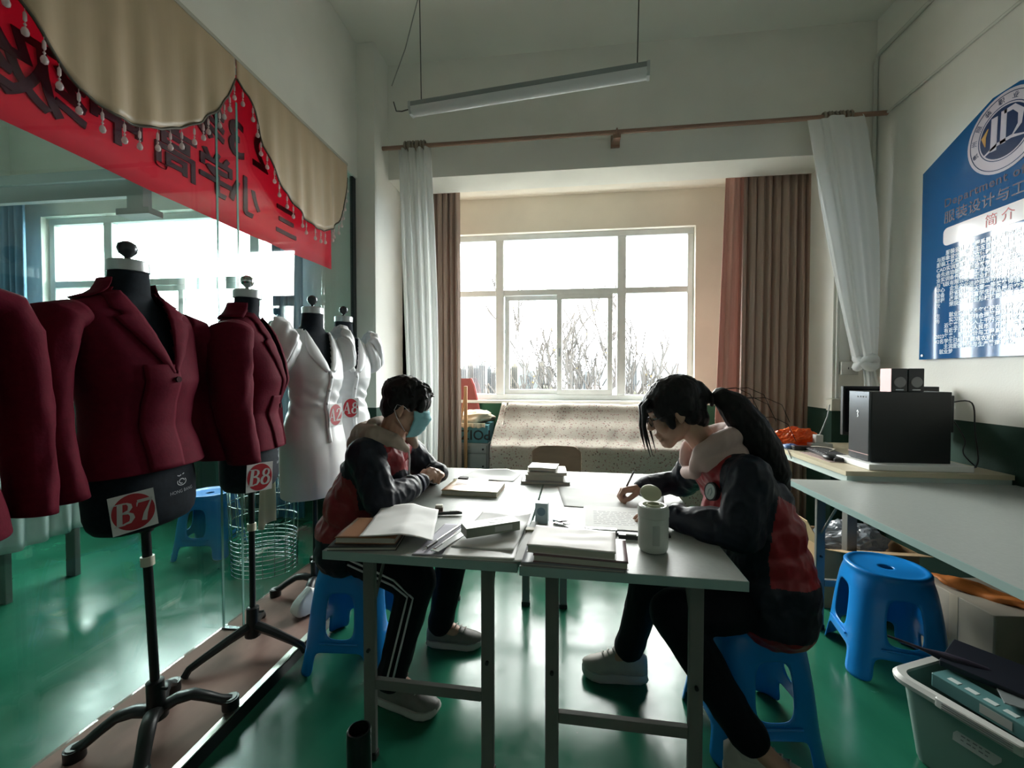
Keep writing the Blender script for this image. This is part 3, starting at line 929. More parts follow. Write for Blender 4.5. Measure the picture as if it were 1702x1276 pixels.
LEAN = Matrix.Rotation(radians(1.8), 4, V(.72, -.69, 0))
def make_form(loc, rz, label, base='curved', ringz=None, brand=True, pole_r=.014, lean=None):
    t = thing('dress_form', label, 'dress form', (loc[0], loc[1], ZP), rz, 'dress forms on the plinth', lean)
    H = -ZP
    zs = [.80, .81, .83] + [.86 + .7 * i / 30 for i in range(31)] + [1.585, 1.62, 1.66]
    rings = []
    for i, z in enumerate(zs):
        ins = (-.03, -.008, 0)[i] if i < 3 else 0
        rings.append([ringpt(FORM, z, 2 * pi * k / 36, ins) + V(0, 0, H) for k in range(36)])
    MB().loft(rings).build('torso', C_FORM, t, smooth=True)
    cap = MB()
    cap.lathe([(.050, 1.655), (.057, 1.658), (.057, 1.69), (.053, 1.694)], (-.004, 0, H), 24)
    co = cap.build('neck_plate', mat('brushed_plate', (.50, .52, .53), .35, .8), t, smooth=True)
    kb = MB()
    kb.lathe([(.012, 1.692), (.009, 1.70), (.009, 1.708), (.024, 1.722), (.0285, 1.737), (.024, 1.752), (.010, 1.761), (.001, 1.763)], (-.004, 0, H), 20)
    kb.build('neck_knob', C_CHROME if base != 'curved' else mat('dark_knob', (.05, .055, .065), .25, .4), t, smooth=True)
    MB().cyl((0, 0, .12), (0, 0, .79 + H), pole_r, n=14).build('pole', C_IRON, t, smooth=True)
    MB().cyl((0, 0, .775 + H), (0, 0, .80 + H), .022, .03, 16).build('pole_socket', C_IRON, t, smooth=True)
    if ringz:
        MB().cyl((0, 0, ringz + H), (0, 0, ringz + .032 + H), pole_r + .006, n=16).build('height_collar', mat('ivory_collar', (.55, .53, .42), .5), t, smooth=True)
    hb = MB()
    hb.lathe([(.018, .19), (.026, .185), (.027, .11), (.034, .075), (.034, .055), (.02, .045)], (0, 0, 0), 16)
    hub = hb.build('base_hub', C_IRON, t, smooth=True)
    MB().tube([(.026, 0, .16), (.045, 0, .16)], .005, 8).build('clamp_screw', C_IRON, hub)
    n = 4 if base == 'curved' else 3
    for k in range(n):
        a = 2 * pi * k / n + (radians(35) if base == 'curved' else radians(-25))
        c, s = cos(a), sin(a)
        R = .215
        if base == 'curved':
            pr = [(.02, .085), (.06, .10), (.105, .098), (.15, .07), (.185, .045), (R, .030)]
            leg = MB().tube([(c * r, s * r, z) for r, z in pr], [.027, .026, .024, .022, .021, .024], 10, flat=.72).build('base_leg', C_IRON, t, smooth=True)
            MB().cyl((c * R, s * R, .002), (c * R, s * R, .040), .029, n=18).build('caster', C_IRON, leg, smooth=True)
            MB().lathe([(.022, .040), (.022, .0435), (.007, .0435)], (c * R, s * R, 0), 16).build('caster_cap', C_CASTER, leg)
        else:
            pr = [(.02, .10), (.10, .078), (.20, .045), (.245, .028), (.262, .003)]
            MB().tube([(c * r, s * r, z) for r, z in pr], [.022, .019, .016, .015, .015], 8, flat=1.0).build('base_leg', C_IRON, t, smooth=True)
    if brand:
        cb = mat('brand_print', (.42, .45, .48), .6)
        xf0 = lambda y, z: V(front_x(FORM, y, z, .0015), y, z + H)
        for s, size, z in (('HONG BANG', .0165, .905),):
            tm = text_mb(s, size, 'CENTER', .0002)
            tm.v = [xf0(p.x + .045, z + p.y) for p in tm.v]
            tm.build('brand_lettering', cb, t)
        q = MB()
        for pts, w in (([(cos(a) * .019, sin(a) * .012) for a in [radians(x) for x in range(150, 420, 18)]], .003),
                       ([(cos(a) * .011, .002 + sin(a) * .008) for a in [radians(x) for x in range(0, 300, 20)]], .003),
                       ([(-.016, .024), (-.008, .021), (0, .024)], .003), ([(.006, .024), (.014, .027)], .003)):
            q.ribbon(pts, [w] * len(pts), 0, .0003)
        q.v = [xf0(p.x + .045, .937 + p.y) for p in q.v]
        q.build('brand_emblem', cb, t)
    return t

def vneck(tab, z, zV, ztop, wtop):
    return 0 if z <= zV else wtop * ((z - zV) / (ztop - zV)) ** .95

def garment_shell(tab, z0, z1, off, zV, ztop, wtop, nr=46, nth=88, wob=0.0, seed=0, crease=0.0):
    """open shell around the form with a V opening at the front; returns MB"""
    q = MB()
    vid = {}
    def vert(i, j):
        j %= nth
        if (i, j) not in vid:
            z = lerp(z0, z1, i / nr)
            th = 2 * pi * j / nth
            p = ringpt(tab, z, th, off)
            if wob:
                low = max(0, 1 - (z - z0) / .5)
                k = wob * noise.noise(V(th * 1.6 + seed, z * 5, seed)) + wob * .35 * low * sin(th * 5 + seed)
                k += wob * 1.1 * crease * sin(z * 95 + th * 3 + 2 * noise.noise(V(th * 2, z * 9, seed))) * math.exp(-((z - 1.17) / .09) ** 2)
                p += V(cos(th), sin(th), 0) * k
            vid[(i, j)] = len(q.v)
            q.v.append(p)
        return vid[(i, j)]
    for i in range(nr):
        z = lerp(z0, z1, (i + .5) / nr)
        wv = vneck(tab, z, zV, ztop, wtop)
        for j in range(nth):
            th = 2 * pi * (j + .5) / nth
            p = ringpt(tab, z, th, off)
            if cos(th) > 0 and abs(p.y) < wv:
                continue
            q.f.append((vert(i, j), vert(i, j + 1), vert(i + 1, j + 1), vert(i + 1, j)))
            q.mi.append(0)
    return q

def solid(o, th, subd=0):
    md = o.modifiers.new('thickness', 'SOLIDIFY')
    md.thickness = th
    md.offset = -1
    if subd:
        m2 = o.modifiers.new('subd', 'SUBSURF')
        m2.levels = m2.render_levels = subd

def patch(tab, fn, nu, nv, off, H):
    """surface patch: fn(u,v)->(y,z), laid on the form at offset"""
    def g(u, v):
        y, z = fn(u, v)
        return V(front_x(tab, y, z, off + (.006 * sin(pi * u) if True else 0)), y, z + H)
    return MB().sheet(g, nu, nv, .003)

C_JKT = mat('burgundy_wool', (.098, .003, .014), .8, var=.08, vscale=60, sheen=.0, spec=.12, bump=.06, bscale=120)
JK = [  # jacket block: z, front, back, half width, centre
    (.90, .150, .140, .215, 0), (.97, .142, .135, .205, 0), (1.05, .128, .122, .188, 0), (1.14, .106, .098, .156, .0), (1.21, .112, .098, .160, .004),
    (1.29, .136, .108, .176, .006), (1.37, .130, .115, .184, .0), (1.44, .112, .112, .198, -.002), (1.495, .094, .102, .205, -.006), (1.528, .082, .089, .190, -.012),
    (1.552, .070, .074, .140, -.014), (1.578, .062, .066, .086, -.014), (1.60, .058, .062, .068, -.010), (1.625, .055, .060, .064, -.008)]
JK2 = [(a, b * (1.0 if a > 1.15 else .93), c * (1.0 if a > 1.15 else .93), w * (1.0 if a > 1.15 else .93), x) for a, b, c, w, x in JK]

def make_jacket(loc, rz, label, tab, hem, zV, cuff_z, flare=1.0, arm_out=.03, wob=.006, seed=1, straight=False, lean=None):
    t = thing('suit_jacket', label, 'jacket', (loc[0], loc[1], ZP), rz, 'burgundy jackets on dress forms', lean)
    H = -ZP
    M = Matrix.Translation(V(0, 0, H))
    ob = garment_shell(tab, hem, 1.60, .006, zV, 1.60, .075, 50, 96, wob, seed).build('body', C_JKT, t, smooth='all', xf=M)
    solid(ob, .004, 1)
    # lapels either side of the V and the collar behind the neck
    for s in (-1, 1):
        def lap(u, v, s=s):
            z = lerp(zV, 1.585, v)
            inner = vneck(tab, z, zV, 1.60, .075) - .003
            wid = (.012 + .075 * (v / .72) if v < .72 else (.055 if v < .80 else .075 - .035 * (v - .8) / .2))
            return (s * (inner + wid * u), z - .012 * u)
        patch(tab, lap, 6, 26, .010, H).build('lapel', C_JKT, t, smooth='all')
    def col(u, v):
        a = lerp(-1.9, 1.9, u) + pi
        z = lerp(1.555, 1.628, v)
        p = ringpt(tab, z, a, .012 + .010 * (1 - v))
        return V(p.x, p.y, z + H)
    MB().sheet(col, 30, 4, .004).build('collar', C_JKT, t, smooth='all')
    # overlapping front edge, cut away below
    def ov(u, v):
        z = lerp(hem + .004, zV + .02, v)
        edge = .012 if straight else .022 - .05 * max(0, (1.02 - z) / .14) ** 2
        return (lerp(-.09, edge, u), z)
    patch(tab, ov, 10, 24, .0085, H).build('front_overlap', C_JKT, t, smooth='all')
    bt = front_x(tab, .0, zV - .03, .016)
    MB().cyl((bt, 0, zV - .03 + H), (bt + .006, 0, zV - .03 + H), .010, n=14).build('button', mat('dark_button', (.03, .003, .006), .7, spec=.1), t, smooth=True)
    # sleeves
    for s in (-1, 1):
        pts = [V(-.008, s * .170, 1.494), V(-.008, s * .218, 1.482), V(-.006, s * .243, 1.42), V(-.004, s * (.250 + arm_out * .4), 1.30), V(.004, s * (.250 + arm_out * .6), 1.18), V(.022, s * (.245 + arm_out * .6), 1.06), V(.04, s * (.236 + arm_out * .6), cuff_z)]
        rx = [.072, .084, .085, .079, .071, .065, .060]
        ry = [.050, .056, .056, .052, .048, .044, .042]
        rings = []
        for i, p in enumerate(pts):
            tng = (pts[min(i + 1, 6)] - pts[max(i - 1, 0)]).normalized()
            if i == 0:
                tng = V(0, s, -.3).normalized()
            ax = V(1, 0, 0)
            ay = tng.cross(ax).normalized()
            rings.append([p + ax * cos(2 * pi * k / 24) * rx[i] + ay * sin(2 * pi * k / 24) * ry[i] + V(0, 0, H) for k in range(24)])
        # refine and crease
        fine = []
        for i in range(len(rings) - 1):
            for j in range(5):
                u = j / 5
                ring = []
                for k in range(24):
                    pt = rings[i][k].lerp(rings[i + 1][k], u)
                    cen = pts[i].lerp(pts[i + 1], u) + V(0, 0, H)
                    d = (pt - cen)
                    w = 1 + .11 * noise.noise(V(k * .5 + seed, (i + u) * 1.7, s)) if i > 1 else 1
                    ring.append(cen + d * w)
                fine.append(ring)
        fine.append(rings[-1])
        so = MB().loft(fine, (True, False)).build('sleeve', C_JKT, t, smooth='all')
        solid(so, .003)
    return t

C_SATIN = mat('white_satin', (.70, .70, .72), .34, var=.05, vscale=4, sheen=.3, bump=.10, bscale=12, stretch=(1, 1, .6))
DR = [(.58, .130, .135, .172, 0), (.66, .134, .140, .176, 0), (.80, .132, .138, .178, 0), (.92, .122, .130, .180, 0), (1.03, .105, .110, .163, 0), (1.14, .090, .086, .132, 0),
      (1.20, .100, .086, .136, .004), (1.29, .126, .096, .154, .006), (1.37, .118, .104, .166, 0), (1.44, .096, .098, .176, -.004), (1.50, .074, .084, .170, -.010),
      (1.535, .063, .070, .132, -.014), (1.56, .058, .062, .095, -.014), (1.60, .056, .058, .080, -.010)]
def make_dress(loc, rz, label, hem, seed, slit=False):
    t = thing('satin_dress', label, 'dress', (loc[0], loc[1], ZP), rz, 'white dresses on dress forms')
    H = -ZP
    M = Matrix.Translation(V(0, 0, H))
    ob = garment_shell(DR, hem, 1.565, .006, 1.33, 1.565, .085, 110, 110, .0055, seed, .75).build('body', C_SATIN, t, smooth='all', xf=M)
    solid(ob, .003, 1)
    for s in (-1, 1):
        def lap(u, v, s=s):
            z = lerp(1.335, 1.56, v)
            inner = vneck(DR, z, 1.33, 1.565, .085) - .003
            wid = .008 + .06 * sin(pi * min(1, v * .9 + .12))
            return (s * (inner + wid * u), z - .01 * u)
        patch(DR, lap, 6, 20, .009, H).build('lapel', C_SATIN, t, smooth='all')
        # puff sleeve with gathered crown and cuff band
        def puff(u, v, s=s):
            a = 2 * pi * u
            pr = interp([(0, .055, .06), (.12, .092, .098), (.35, .105, .112), (.7, .100, .100), (1.0, .082, .080)], v)
            cen = V(-.006, s * lerp(.150, .235, v ** .7), lerp(1.54, 1.365, v))
            k = 1 + (.14 * sin(a * 9 + seed) * max(0, 1 - v * 1.5) + .05 * sin(a * 5 + seed))
            up = .035 * max(0, 1 - v * 2.2) * max(0, sin(a))
            tilt = V(0, s * .42, .9)
            return cen + V(cos(a) * pr[0] * k, s * sin(a) * pr[1] * .62 * k, sin(a) * pr[1] * .62 * k + up) + V(0, 0, H)
        so = MB().grid(puff, 48, 16).build('puff_sleeve', C_SATIN, t, smooth='all')
        solid(so, .003)
    def plk(u, v):
        return (lerp(-.014, .014, u), lerp(hem + .3, 1.335, v))
    patch(DR, plk, 4, 20, .008, H).build('front_placket', C_SATIN, t, smooth='all')
    for k in range(3):
        z = 1.30 - k * .075
        x = front_x(DR, 0, z, .014)
        MB().ell((x, 0, z + H), (.005, .009, .009), n=10, m=6).build('button', mat('satin_button', (.5, .5, .52), .3), t, smooth=True)
    return t

# number cards: red oval with serif figures
GLY = {
 'B': [([(.24, .02), (.26, .98)], [.19, .19]), ([(.04, .02), (.45, .02)], [.045, .045]), ([(.06, .98), (.45, .98)], [.045, .045]),
       ([(.3, .97), (.52, .95), (.63, .86), (.65, .74), (.58, .60), (.3, .535)], [.05, .07, .14, .16, .10, .05]),
       ([(.3, .535), (.58, .50), (.70, .40), (.73, .26), (.64, .09), (.3, .03)], [.05, .08, .15, .18, .11, .05])],
 '7': [([(.12, .70), (.14, .86), (.24, .93)], [.02, .06, .1]), ([(.14, .92), (.72, .92)], [.14, .13]), ([(.72, .96), (.58, .62), (.46, .32), (.40, .0)], [.05, .08, .15, .19])],
 '8': [([(.40 + .19 * cos(a), .75 + .20 * sin(a)) for a in [2 * pi * k / 16 for k in range(17)]], [.07 + .08 * abs(cos(2 * pi * k / 16)) for k in range(17)]),
       ([(.40 + .25 * cos(a), .28 + .25 * sin(a)) for a in [2 * pi * k / 16 for k in range(17)]], [.07 + .10 * abs(cos(2 * pi * k / 16)) for k in range(17)])],
 'A': [([(.08, .02), (.40, 1.0)], [.06, .06]), ([(.38, 1.0), (.66, .02)], [.13, .17]), ([(.2, .34), (.56, .34)], [.055, .055]), ([(.0, .02), (.22, .02)], [.04, .04]), ([(.5, .02), (.82, .02)], [.04, .04])],
 '2': [([(.12, .70), (.14, .86), (.30, .97), (.48, .93), (.58, .76), (.50, .55), (.28, .28), (.12, .09)], [.14, .12, .06, .10, .18, .16, .09, .06]), ([(.1, .07), (.66, .07)], [.13, .13]), ([(.66, .02), (.70, .24)], [.05, .03])],
}
C_CARD = mat('card_paper', (.62, .62, .62), .5)
C_OVAL = mat('card_red', (.36, .012, .022), .45)
C_FIG = mat('card_figure', (.50, .50, .49), .45)
def number_card(txt, M, w, h, label):
    """M: matrix, card centred at the origin in XY, facing +z"""
    t = thing('number_card', label, 'card', tuple(M.translation), 0, 'numbered cards pinned to the garments')
    MB().box((-w / 2, -h / 2, -.001), (w / 2, h / 2, .001), M).build('card', C_CARD, t, world=True)
    n = 40
    MB().prism([(w * .475 * cos(2 * pi * k / n), h * .475 * sin(2 * pi * k / n)) for k in range(n)], .001, .0016, M).build('oval', C_OVAL, t, world=True)
    q = h * .58
    xs = -q * .72
    for ch in txt:
        g = MB()
        for pts, ws in GLY[ch]:
            g.ribbon([(xs + (a + (.10 * (b - .5))) * q * .92, (b - .5) * q) for a, b in pts], [x * q for x in ws], .0016, .0021, M)
        g.build('figure', C_FIG, t, world=True)
        xs += q * .72
    return t

def on_form(loc, rz, y, z, tab, off, tilt=0, lean=None):
    """matrix of a card tangent to the garment front at (y, z)"""
    e = .01
    f = lambda yy, zz: V(front_x(tab, yy, zz, off), yy, zz - ZP)
    p = f(y, z)
    n = V(1, -(front_x(tab, y + e, z, off) - front_x(tab, y - e, z, off)) / (2 * e), 0).normalized()
    ex = V(0, 0, 1).cross(n).normalized()
    R = Matrix.Translation(V(loc[0], loc[1], ZP)) @ (lean or Matrix.Identity(4)) @ Matrix.Rotation(rz, 4, 'Z')
    return R @ plane_xf(p + n * .006, ex, V(0, 0, 1)) @ Matrix.Rotation(radians(tilt), 4, 'Z')

FX = -1.475
FORMS = {'B6': (-1.42, .69), 'B7': (-1.42, 1.312), 'B8': (-1.428, 1.785), 'A2': (-1.425, 2.28), 'A8': (-1.445, 2.66)}
make_form(FORMS['B6'], 0, 'black dress form at the left picture edge under a burgundy jacket', 'curved')
make_form(FORMS['B7'], 0, 'black dress form on a curved castor base carrying card B7', 'curved', .655, lean=LEAN)
make_form(FORMS['B8'], radians(24), 'black dress form on a straight tripod base carrying card B8', 'tripod', .60, True, .013)
make_form(FORMS['A2'], radians(-18), 'black dress form inside the white dress with card A2', 'curved', None, False)
make_form(FORMS['A8'], radians(-30), 'black dress form inside the farthest white dress with card A8', 'curved', None, False)
make_jacket(FORMS['B6'], 0, 'burgundy jacket cut off by the left picture edge', JK, .93, 1.28, .95, seed=4)
make_jacket(FORMS['B7'], 0, 'burgundy peplum jacket on the form with card B7', JK, 1.0, 1.325, .965, seed=1, lean=LEAN)
make_jacket(FORMS['B8'], radians(24), 'burgundy straight jacket on the form with card B8', JK2, .985, 1.20, .955, arm_out=.0, seed=2, straight=True)
make_dress(FORMS['A2'], radians(-18), 'white satin dress with puff sleeves and card A2', .635, 1.3)
make_dress(FORMS['A8'], radians(-30), 'white satin dress behind the others with card A8', .62, 5.1)
number_card('B7', on_form(FORMS['B7'], 0, -.115, .885, FORM, .004, 4, LEAN), .112, .12, 'white card with red oval reading B7')
number_card('B8', on_form(FORMS['B8'], radians(24), -.145, .875, FORM, .004, -3), .112, .12, 'white card with red oval reading B8')
number_card('A2', on_form(FORMS['A2'], radians(-18), .045, 1.085, DR, .018, 0), .105, .125, 'white card with red oval reading A2')
number_card('A8', on_form(FORMS['A8'], radians(-30), -.03, 1.10, DR, .018, 0), .105, .125, 'white card with red oval reading A8')
# ------------------------------------------------------------------ tables
C_LAM = mat('grey_laminate', (.31, .335, .315), .40, var=.04, vscale=90, bump=.03, bscale=300, spec=.36)
C_EDGE = mat('mint_edge', (.30, .42, .40), .4)
C_LEG = mat('grey_legs', (.17, .17, .155), .6, spec=.2)
C_FOOT = mat('black_foot', (.012, .012, .012), .5)
def make_table(label, loc, rz, w, l, legx, cross=.26, h=.75, ends=(-1, 1)):
    t = thing('folding_table', label, 'table', loc, rz, 'grey folding tables')
    MB().box((-w / 2 + .002, -l / 2 + .002, h - .027), (w / 2 - .002, l / 2 - .002, h)).build('table_top', C_LAM, t)
    e = MB()
    e.box((-w / 2, -l / 2, h - .028), (w / 2, -l / 2 + .0022, h - .0008)).box((-w / 2, l / 2 - .0022, h - .028), (w / 2, l / 2, h - .0008))
    e.box((-w / 2, -l / 2, h - .028), (-w / 2 + .0022, l / 2, h - .0008)).box((w / 2 - .0022, -l / 2, h - .028), (w / 2, l / 2, h - .0008))
    e.build('edge_band', C_EDGE, t)
    for s in ends:
        y = s * (l / 2 - .10)
        for x in legx:
            lg = MB().rbox((x, y, (h - .03) / 2 + .012), (.042, .022, h - .054), .004).build('leg', C_LEG, t)
            MB().rbox((x, y, .012), (.048, .028, .024), .004).build('foot', C_FOOT, lg)
            MB().cyl((x, y - .02, .38), (x, y + .02, .38), .006, n=8).build('bolt', C_FOOT, lg)
            # folding brace
            MB().tube([(x - .0, y - s * .014, .50), (x, y - s * .17, h - .03)], .006, 6).build('brace', C_LEG, t)
        MB().rbox(((legx[0] + legx[1]) / 2, y, cross), (legx[1] - legx[0] - .042, .02, .034), .003).build('crossbar', C_LEG, t)
        MB().rbox(((legx[0] + legx[1]) / 2, y, h - .045), (legx[1] - legx[0] - .042, .02, .03), .003).build('top_bar', C_LEG, t)
    return t
RZ = radians(-1.6)
make_table('left one of the two joined grey work tables', (-.44, 1.885, 0), RZ, .632, 1.24, (-.205, .205), .262)
make_table('right one of the two joined grey work tables, bottle on it', (.200, 1.862, 0), RZ, .632, 1.26, (-.225, .205), .235)
make_table('empty grey table against the right wall', (1.735, 1.565, 0), 0, 1.09, 1.81, (-.43, .43), .24)

# computer desk behind it
dk = thing('computer_desk', 'cream topped desk carrying the computer by the right wall', 'desk', (1.88, 2.95, 0))
MB().box((1.49, 2.482, .772), (2.285, 3.52, .797)).build('desk_top', mat('cream_board', (.52, .46, .33), .45, var=.05), dk, world=True)
MB().box((1.50, 2.49, .735), (2.28, 3.51, .7715)).build('under_frame', mat('pale_mint', (.50, .58, .55), .45), dk, world=True)
for x in (1.56, 2.23):
    for y in (2.56, 3.44):
        MB().rbox((x, y, .367), (.05, .05, .734), .004).build('leg', C_LEG, dk, world=True)

# ------------------------------------------------------------------ plastic stools
C_STOOL = mat('blue_plastic', (.004, .215, .62), .32, spec=.5)
def stool_mesh():
    ss = [-1, -.70, -.46, 0, .46, .70]
    zs = [0, .045, .105, .130, .160, .25, .355, .38, .408, .425]
    def pt(k, s, z):
        t = z / .43
        h = lerp(.192, .150, t ** .9)
        # rounded square
        a = k * pi / 2 + s * pi / 4
        ca, sa = cos(a), sin(a)
        p = lerp(6.5, 2.2, max(0, (t - .55) / .45) ** 1.2)
        rr = h / ((abs(ca) ** p + abs(sa) ** p) ** (1 / p))
        if z < .12:
            rr += .008 * (1 - z / .12) * abs(s)
        return V(rr * ca, rr * sa, z)
    q = MB()
    n = 4 * len(ss)
    for z in zs:
        for k in range(4):
            for s in ss:
                q.v.append(pt(k, s, z))
    for i in range(len(zs) - 1):
        for j in range(n):
            s0 = ss[j % 6]
            s1 = ss[(j + 1) % 6] if (j + 1) % 6 else 1
            zc = (zs[i] + zs[i + 1]) / 2
            sc = (s0 + s1) / 2
            if abs(sc) < .46 and .16 < zc < .355: continue
            if abs(sc) < .70 and zc < .105: continue
            q.f.append((i * n + j, i * n + (j + 1) % n, (i + 1) * n + (j + 1) % n, (i + 1) * n + j))
            q.mi.append(0)
    base = (len(zs) - 1) * n
    prev = base
    for r, z in ((.160, .441), (.149, .4485), (.137, .447), (.128, .4385), (.07, .4365), (.026, .4360)):
        st = len(q.v)
        for j in range(n):
            d = V(q.v[base + j].x, q.v[base + j].y, 0).normalized()
            q.v.append(d * r + V(0, 0, z))
        for j in range(n):
            q.f.append((prev + j, prev + (j + 1) % n, st + (j + 1) % n, st + j))
            q.mi.append(0)
        prev = st
    return q
def make_stool(loc, rz, label, m=C_STOOL):
    t = thing('plastic_stool', label, 'stool', loc, rz, 'blue plastic stools')
    o = stool_mesh().build('shell', m, t, smooth='all')
    a = o.modifiers.new('subd', 'SUBSURF')
    a.levels = a.render_levels = 2
    b = o.modifiers.new('thick', 'SOLIDIFY')
    b.thickness = .0045
    b.offset = -1
    for k in range(4):
        r = MB().tube([Matrix.Rotation(k * pi / 2, 3, 'Z') @ V(.1815, y, .145) for y in (-.085, -.04, 0, .04, .085)], .005, 6)
        r.build('rib', m, t, smooth=True)
    return t
make_stool((1.455, 2.13, 0), radians(-12), 'empty blue plastic stool under the right wall table')
make_stool((.675, 1.66, 0), radians(6), 'blue plastic stool the girl sits on')
make_stool((-.985, 1.90, 0), radians(4), 'blue plastic stool the boy sits on')
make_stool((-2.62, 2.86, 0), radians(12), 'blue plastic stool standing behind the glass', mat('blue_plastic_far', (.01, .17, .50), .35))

# ------------------------------------------------------------------ objects at the back of the bay
def floral():
    m = mat('floral_cloth', (.52, .47, .40), .8, transl=.0)
    nt = m.node_tree
    b = nt.nodes['Principled BSDF']
    tc = nt.nodes.new('ShaderNodeTexCoord')
    last = None
    for k, (sc, rad, col) in enumerate(((36, .26, (.30, .18, .17)), (24, .17, (.15, .11, .10)), (62, .25, (.38, .27, .24)))):
        v = nt.nodes.new('ShaderNodeTexVoronoi')
        v.inputs['Scale'].default_value = sc
        mp = nt.nodes.new('ShaderNodeMapping')
        mp.inputs['Location'].default_value = (k * 3.3, k, k * 1.7)
        lt = nt.nodes.new('ShaderNodeMath')
        lt.operation = 'LESS_THAN'
        lt.inputs[1].default_value = rad
        mx = nt.nodes.new('ShaderNodeMixRGB')
        mx.inputs[2].default_value = (*col, 1)
        mx.inputs[1].default_value = (.44, .40, .34, 1)
        nt.links.new(tc.outputs['Object'], mp.inputs[0])
        nt.links.new(mp.outputs[0], v.inputs['Vector'])
        nt.links.new(v.outputs['Distance'], lt.inputs[0])
        nt.links.new(lt.outputs[0], mx.inputs[0])
        if last:
            nt.links.new(last, mx.inputs[1])
        last = mx.outputs[0]
    nt.links.new(last, b.inputs['Base Color'])
    return m
cb = thing('covered_bench', 'long bench under the window draped with a small flowered cloth', 'bench', (.2, 4.2, 0))
prof = [(4.52, .985), (4.44, 1.012), (4.35, 1.018), (4.315, 1.000), (4.275, .93), (4.225, .868), (4.14, .80), (4.04, .70), (3.975, .662), (3.94, .645), (3.925, .60), (3.915, .45), (3.905, .25), (3.90, .03)]
acc = [0]
for p, q in zip(prof, prof[1:]):
    acc.append(acc[-1] + math.hypot(p[0] - q[0], p[1] - q[1]))
def cl(u, v):
    s = v * acc[-1]
    k = next((i for i in range(len(prof) - 1) if acc[i + 1] >= s - 1e-9), len(prof) - 2)
    t = (s - acc[k]) / (acc[k + 1] - acc[k])
    y, z = lerp(prof[k][0], prof[k + 1][0], t), lerp(prof[k][1], prof[k + 1][1], t)
    x = lerp(-.70, 1.20, u)
    if u < .04:
        x += .05 * max(0, (z - .7)) / .3
    w = .012 * noise.noise(V(x * 2.2, v * 3, 0)) + .010 * noise.noise(V(x * 7 + v * 4, v * 2, 3)) + .012 * max(0, noise.noise(V(x * 3 - v * 5, v * 1.2, 8))) 
    fl = .02 * sin(x * 13) * max(0, (.6 - z))
    return V(x, y - w - fl, z + w * .7)
MB().sheet(cl, 110, 60, .003).build('cloth', floral(), cb, smooth='all', world=True)
MB().box((-.66, 3.985, .02), (1.16, 4.5, .61)).box((-.64, 4.34, .61), (1.14, 4.5, .98)).build('bench_body', mat('bench_wood', (.18, .12, .08), .6), cb, world=True)

C_PLY = mat('chair_wood', (.27, .19, .125), .4, var=.12, vscale=3, stretch=(1, 6, 6))
ch = thing('wooden_chair', 'wooden chair with curved plywood back behind the tables', 'chair', (-.07, 3.2, 0))
def back(u, v):
    x = lerp(-.195, .195, u)
    z = lerp(.47, .735, v)
    rnd = .05 * max(0, (abs(u - .5) * 2) - .75) / .25
    z = min(z, .735 - rnd ** 1 * (1 if v > .5 else 0) * 1.0) if v > .5 else z
    return V(x, .21 - .05 * (1 - (2 * u - 1) ** 2) * -1 + .03 * v, z)
MB().sheet(back, 20, 10, .014).build('backrest', C_PLY, ch, smooth='all')
MB().rbox((0, -.01, .44), (.39, .38, .02), .03, n=4).build('seat', C_PLY, ch, smooth=True)
for sx in (-1, 1):
    MB().tube([(sx * .175, .19, 0), (sx * .17, .215, .44), (sx * .165, .25, .60)], .012, 8).build('leg', C_LEG, ch, smooth=True)
    MB().tube([(sx * .175, -.17, 0), (sx * .165, -.16, .43)], .012, 8).build('leg', C_LEG, ch, smooth=True)

cab = thing('drawer_cabinet', 'grey metal drawer cabinet beside the left bay curtain', 'cabinet', (-.97, 4.3, 0))
C_CAB = mat('cabinet_grey', (.30, .32, .31), .45)
MB().box((-1.24, 4.12, 0), (-.745, 4.55, .635)).build('body', C_CAB, cab, world=True, bevel=.004)
for z0, z1 in ((.545, .615), (.29, .535), (.03, .28)):
    dr = MB().box((-1.22, 4.105, z0), (-.765, 4.119, z1)).build('drawer', C_CAB, cab, world=True, bevel=.003)
    MB().cyl((-.80, 4.105, (z0 + z1) / 2), (-.80, 4.098, (z0 + z1) / 2), .010, n=12).build('lock', C_FOOT, dr, world=True)
    MB().box((-1.06, 4.096, (z0 + z1) / 2 - .004), (-.93, 4.105, (z0 + z1) / 2 + .004)).build('handle', mat('pale_handle', (.5, .5, .48), .4), dr, world=True)
sb = thing('shoe_box', 'teal cardboard box lying upside down on the drawer cabinet', 'box', (-.97, 4.3, .636))
C_TEAL = mat('teal_card', (.07, .22, .26), .6, var=.06)
MB().box((-1.22, 4.13, .637), (-.755, 4.50, .815)).build('carton', C_TEAL, sb, world=True, bevel=.003)
tm = text_mb('POIZON', .135, 'CENTER', .0006, 1.0, .0015)
tm.build('lettering', mat('box_black', (.012, .016, .018), .6), sb, world=True, xf=plane_xf(V(-.985, 4.128, .722), V(-1, 0, 0), V(0, 0, -1)))
fb = thing('fabric_bundle', 'crumpled cream fabric bundle on the teal box', 'fabric', (-.97, 4.3, .818))
def fbun(u, v):
    a, b = 2 * pi * u, pi * v - pi / 2
    d = V(cos(a) * cos(b), sin(a) * cos(b), sin(b))
    k = 1 + .22 * noise.noise(d * 2.3 + V(5, 0, 0)) + .10 * noise.noise(d * 7)
    z = d.z * k * .075 + .02 * d.x
    return V(-.955 + d.x * .215 * k, 4.31 + d.y * .15 * k, max(.8165, .868 + z))
MB().grid(fbun, 60, 30).build('cloth', mat('cream_fabric', (.60, .54, .42), .8), fb, smooth='all', world=True)
def frill(u, v):
    x = lerp(-1.18, -.78, u)
    return V(x, 4.127 - .012 * abs(sin(u * 24)) * (.3 + v) - .004, .835 - v * (.045 + .02 * noise.noise(V(u * 9, 2, 0))))
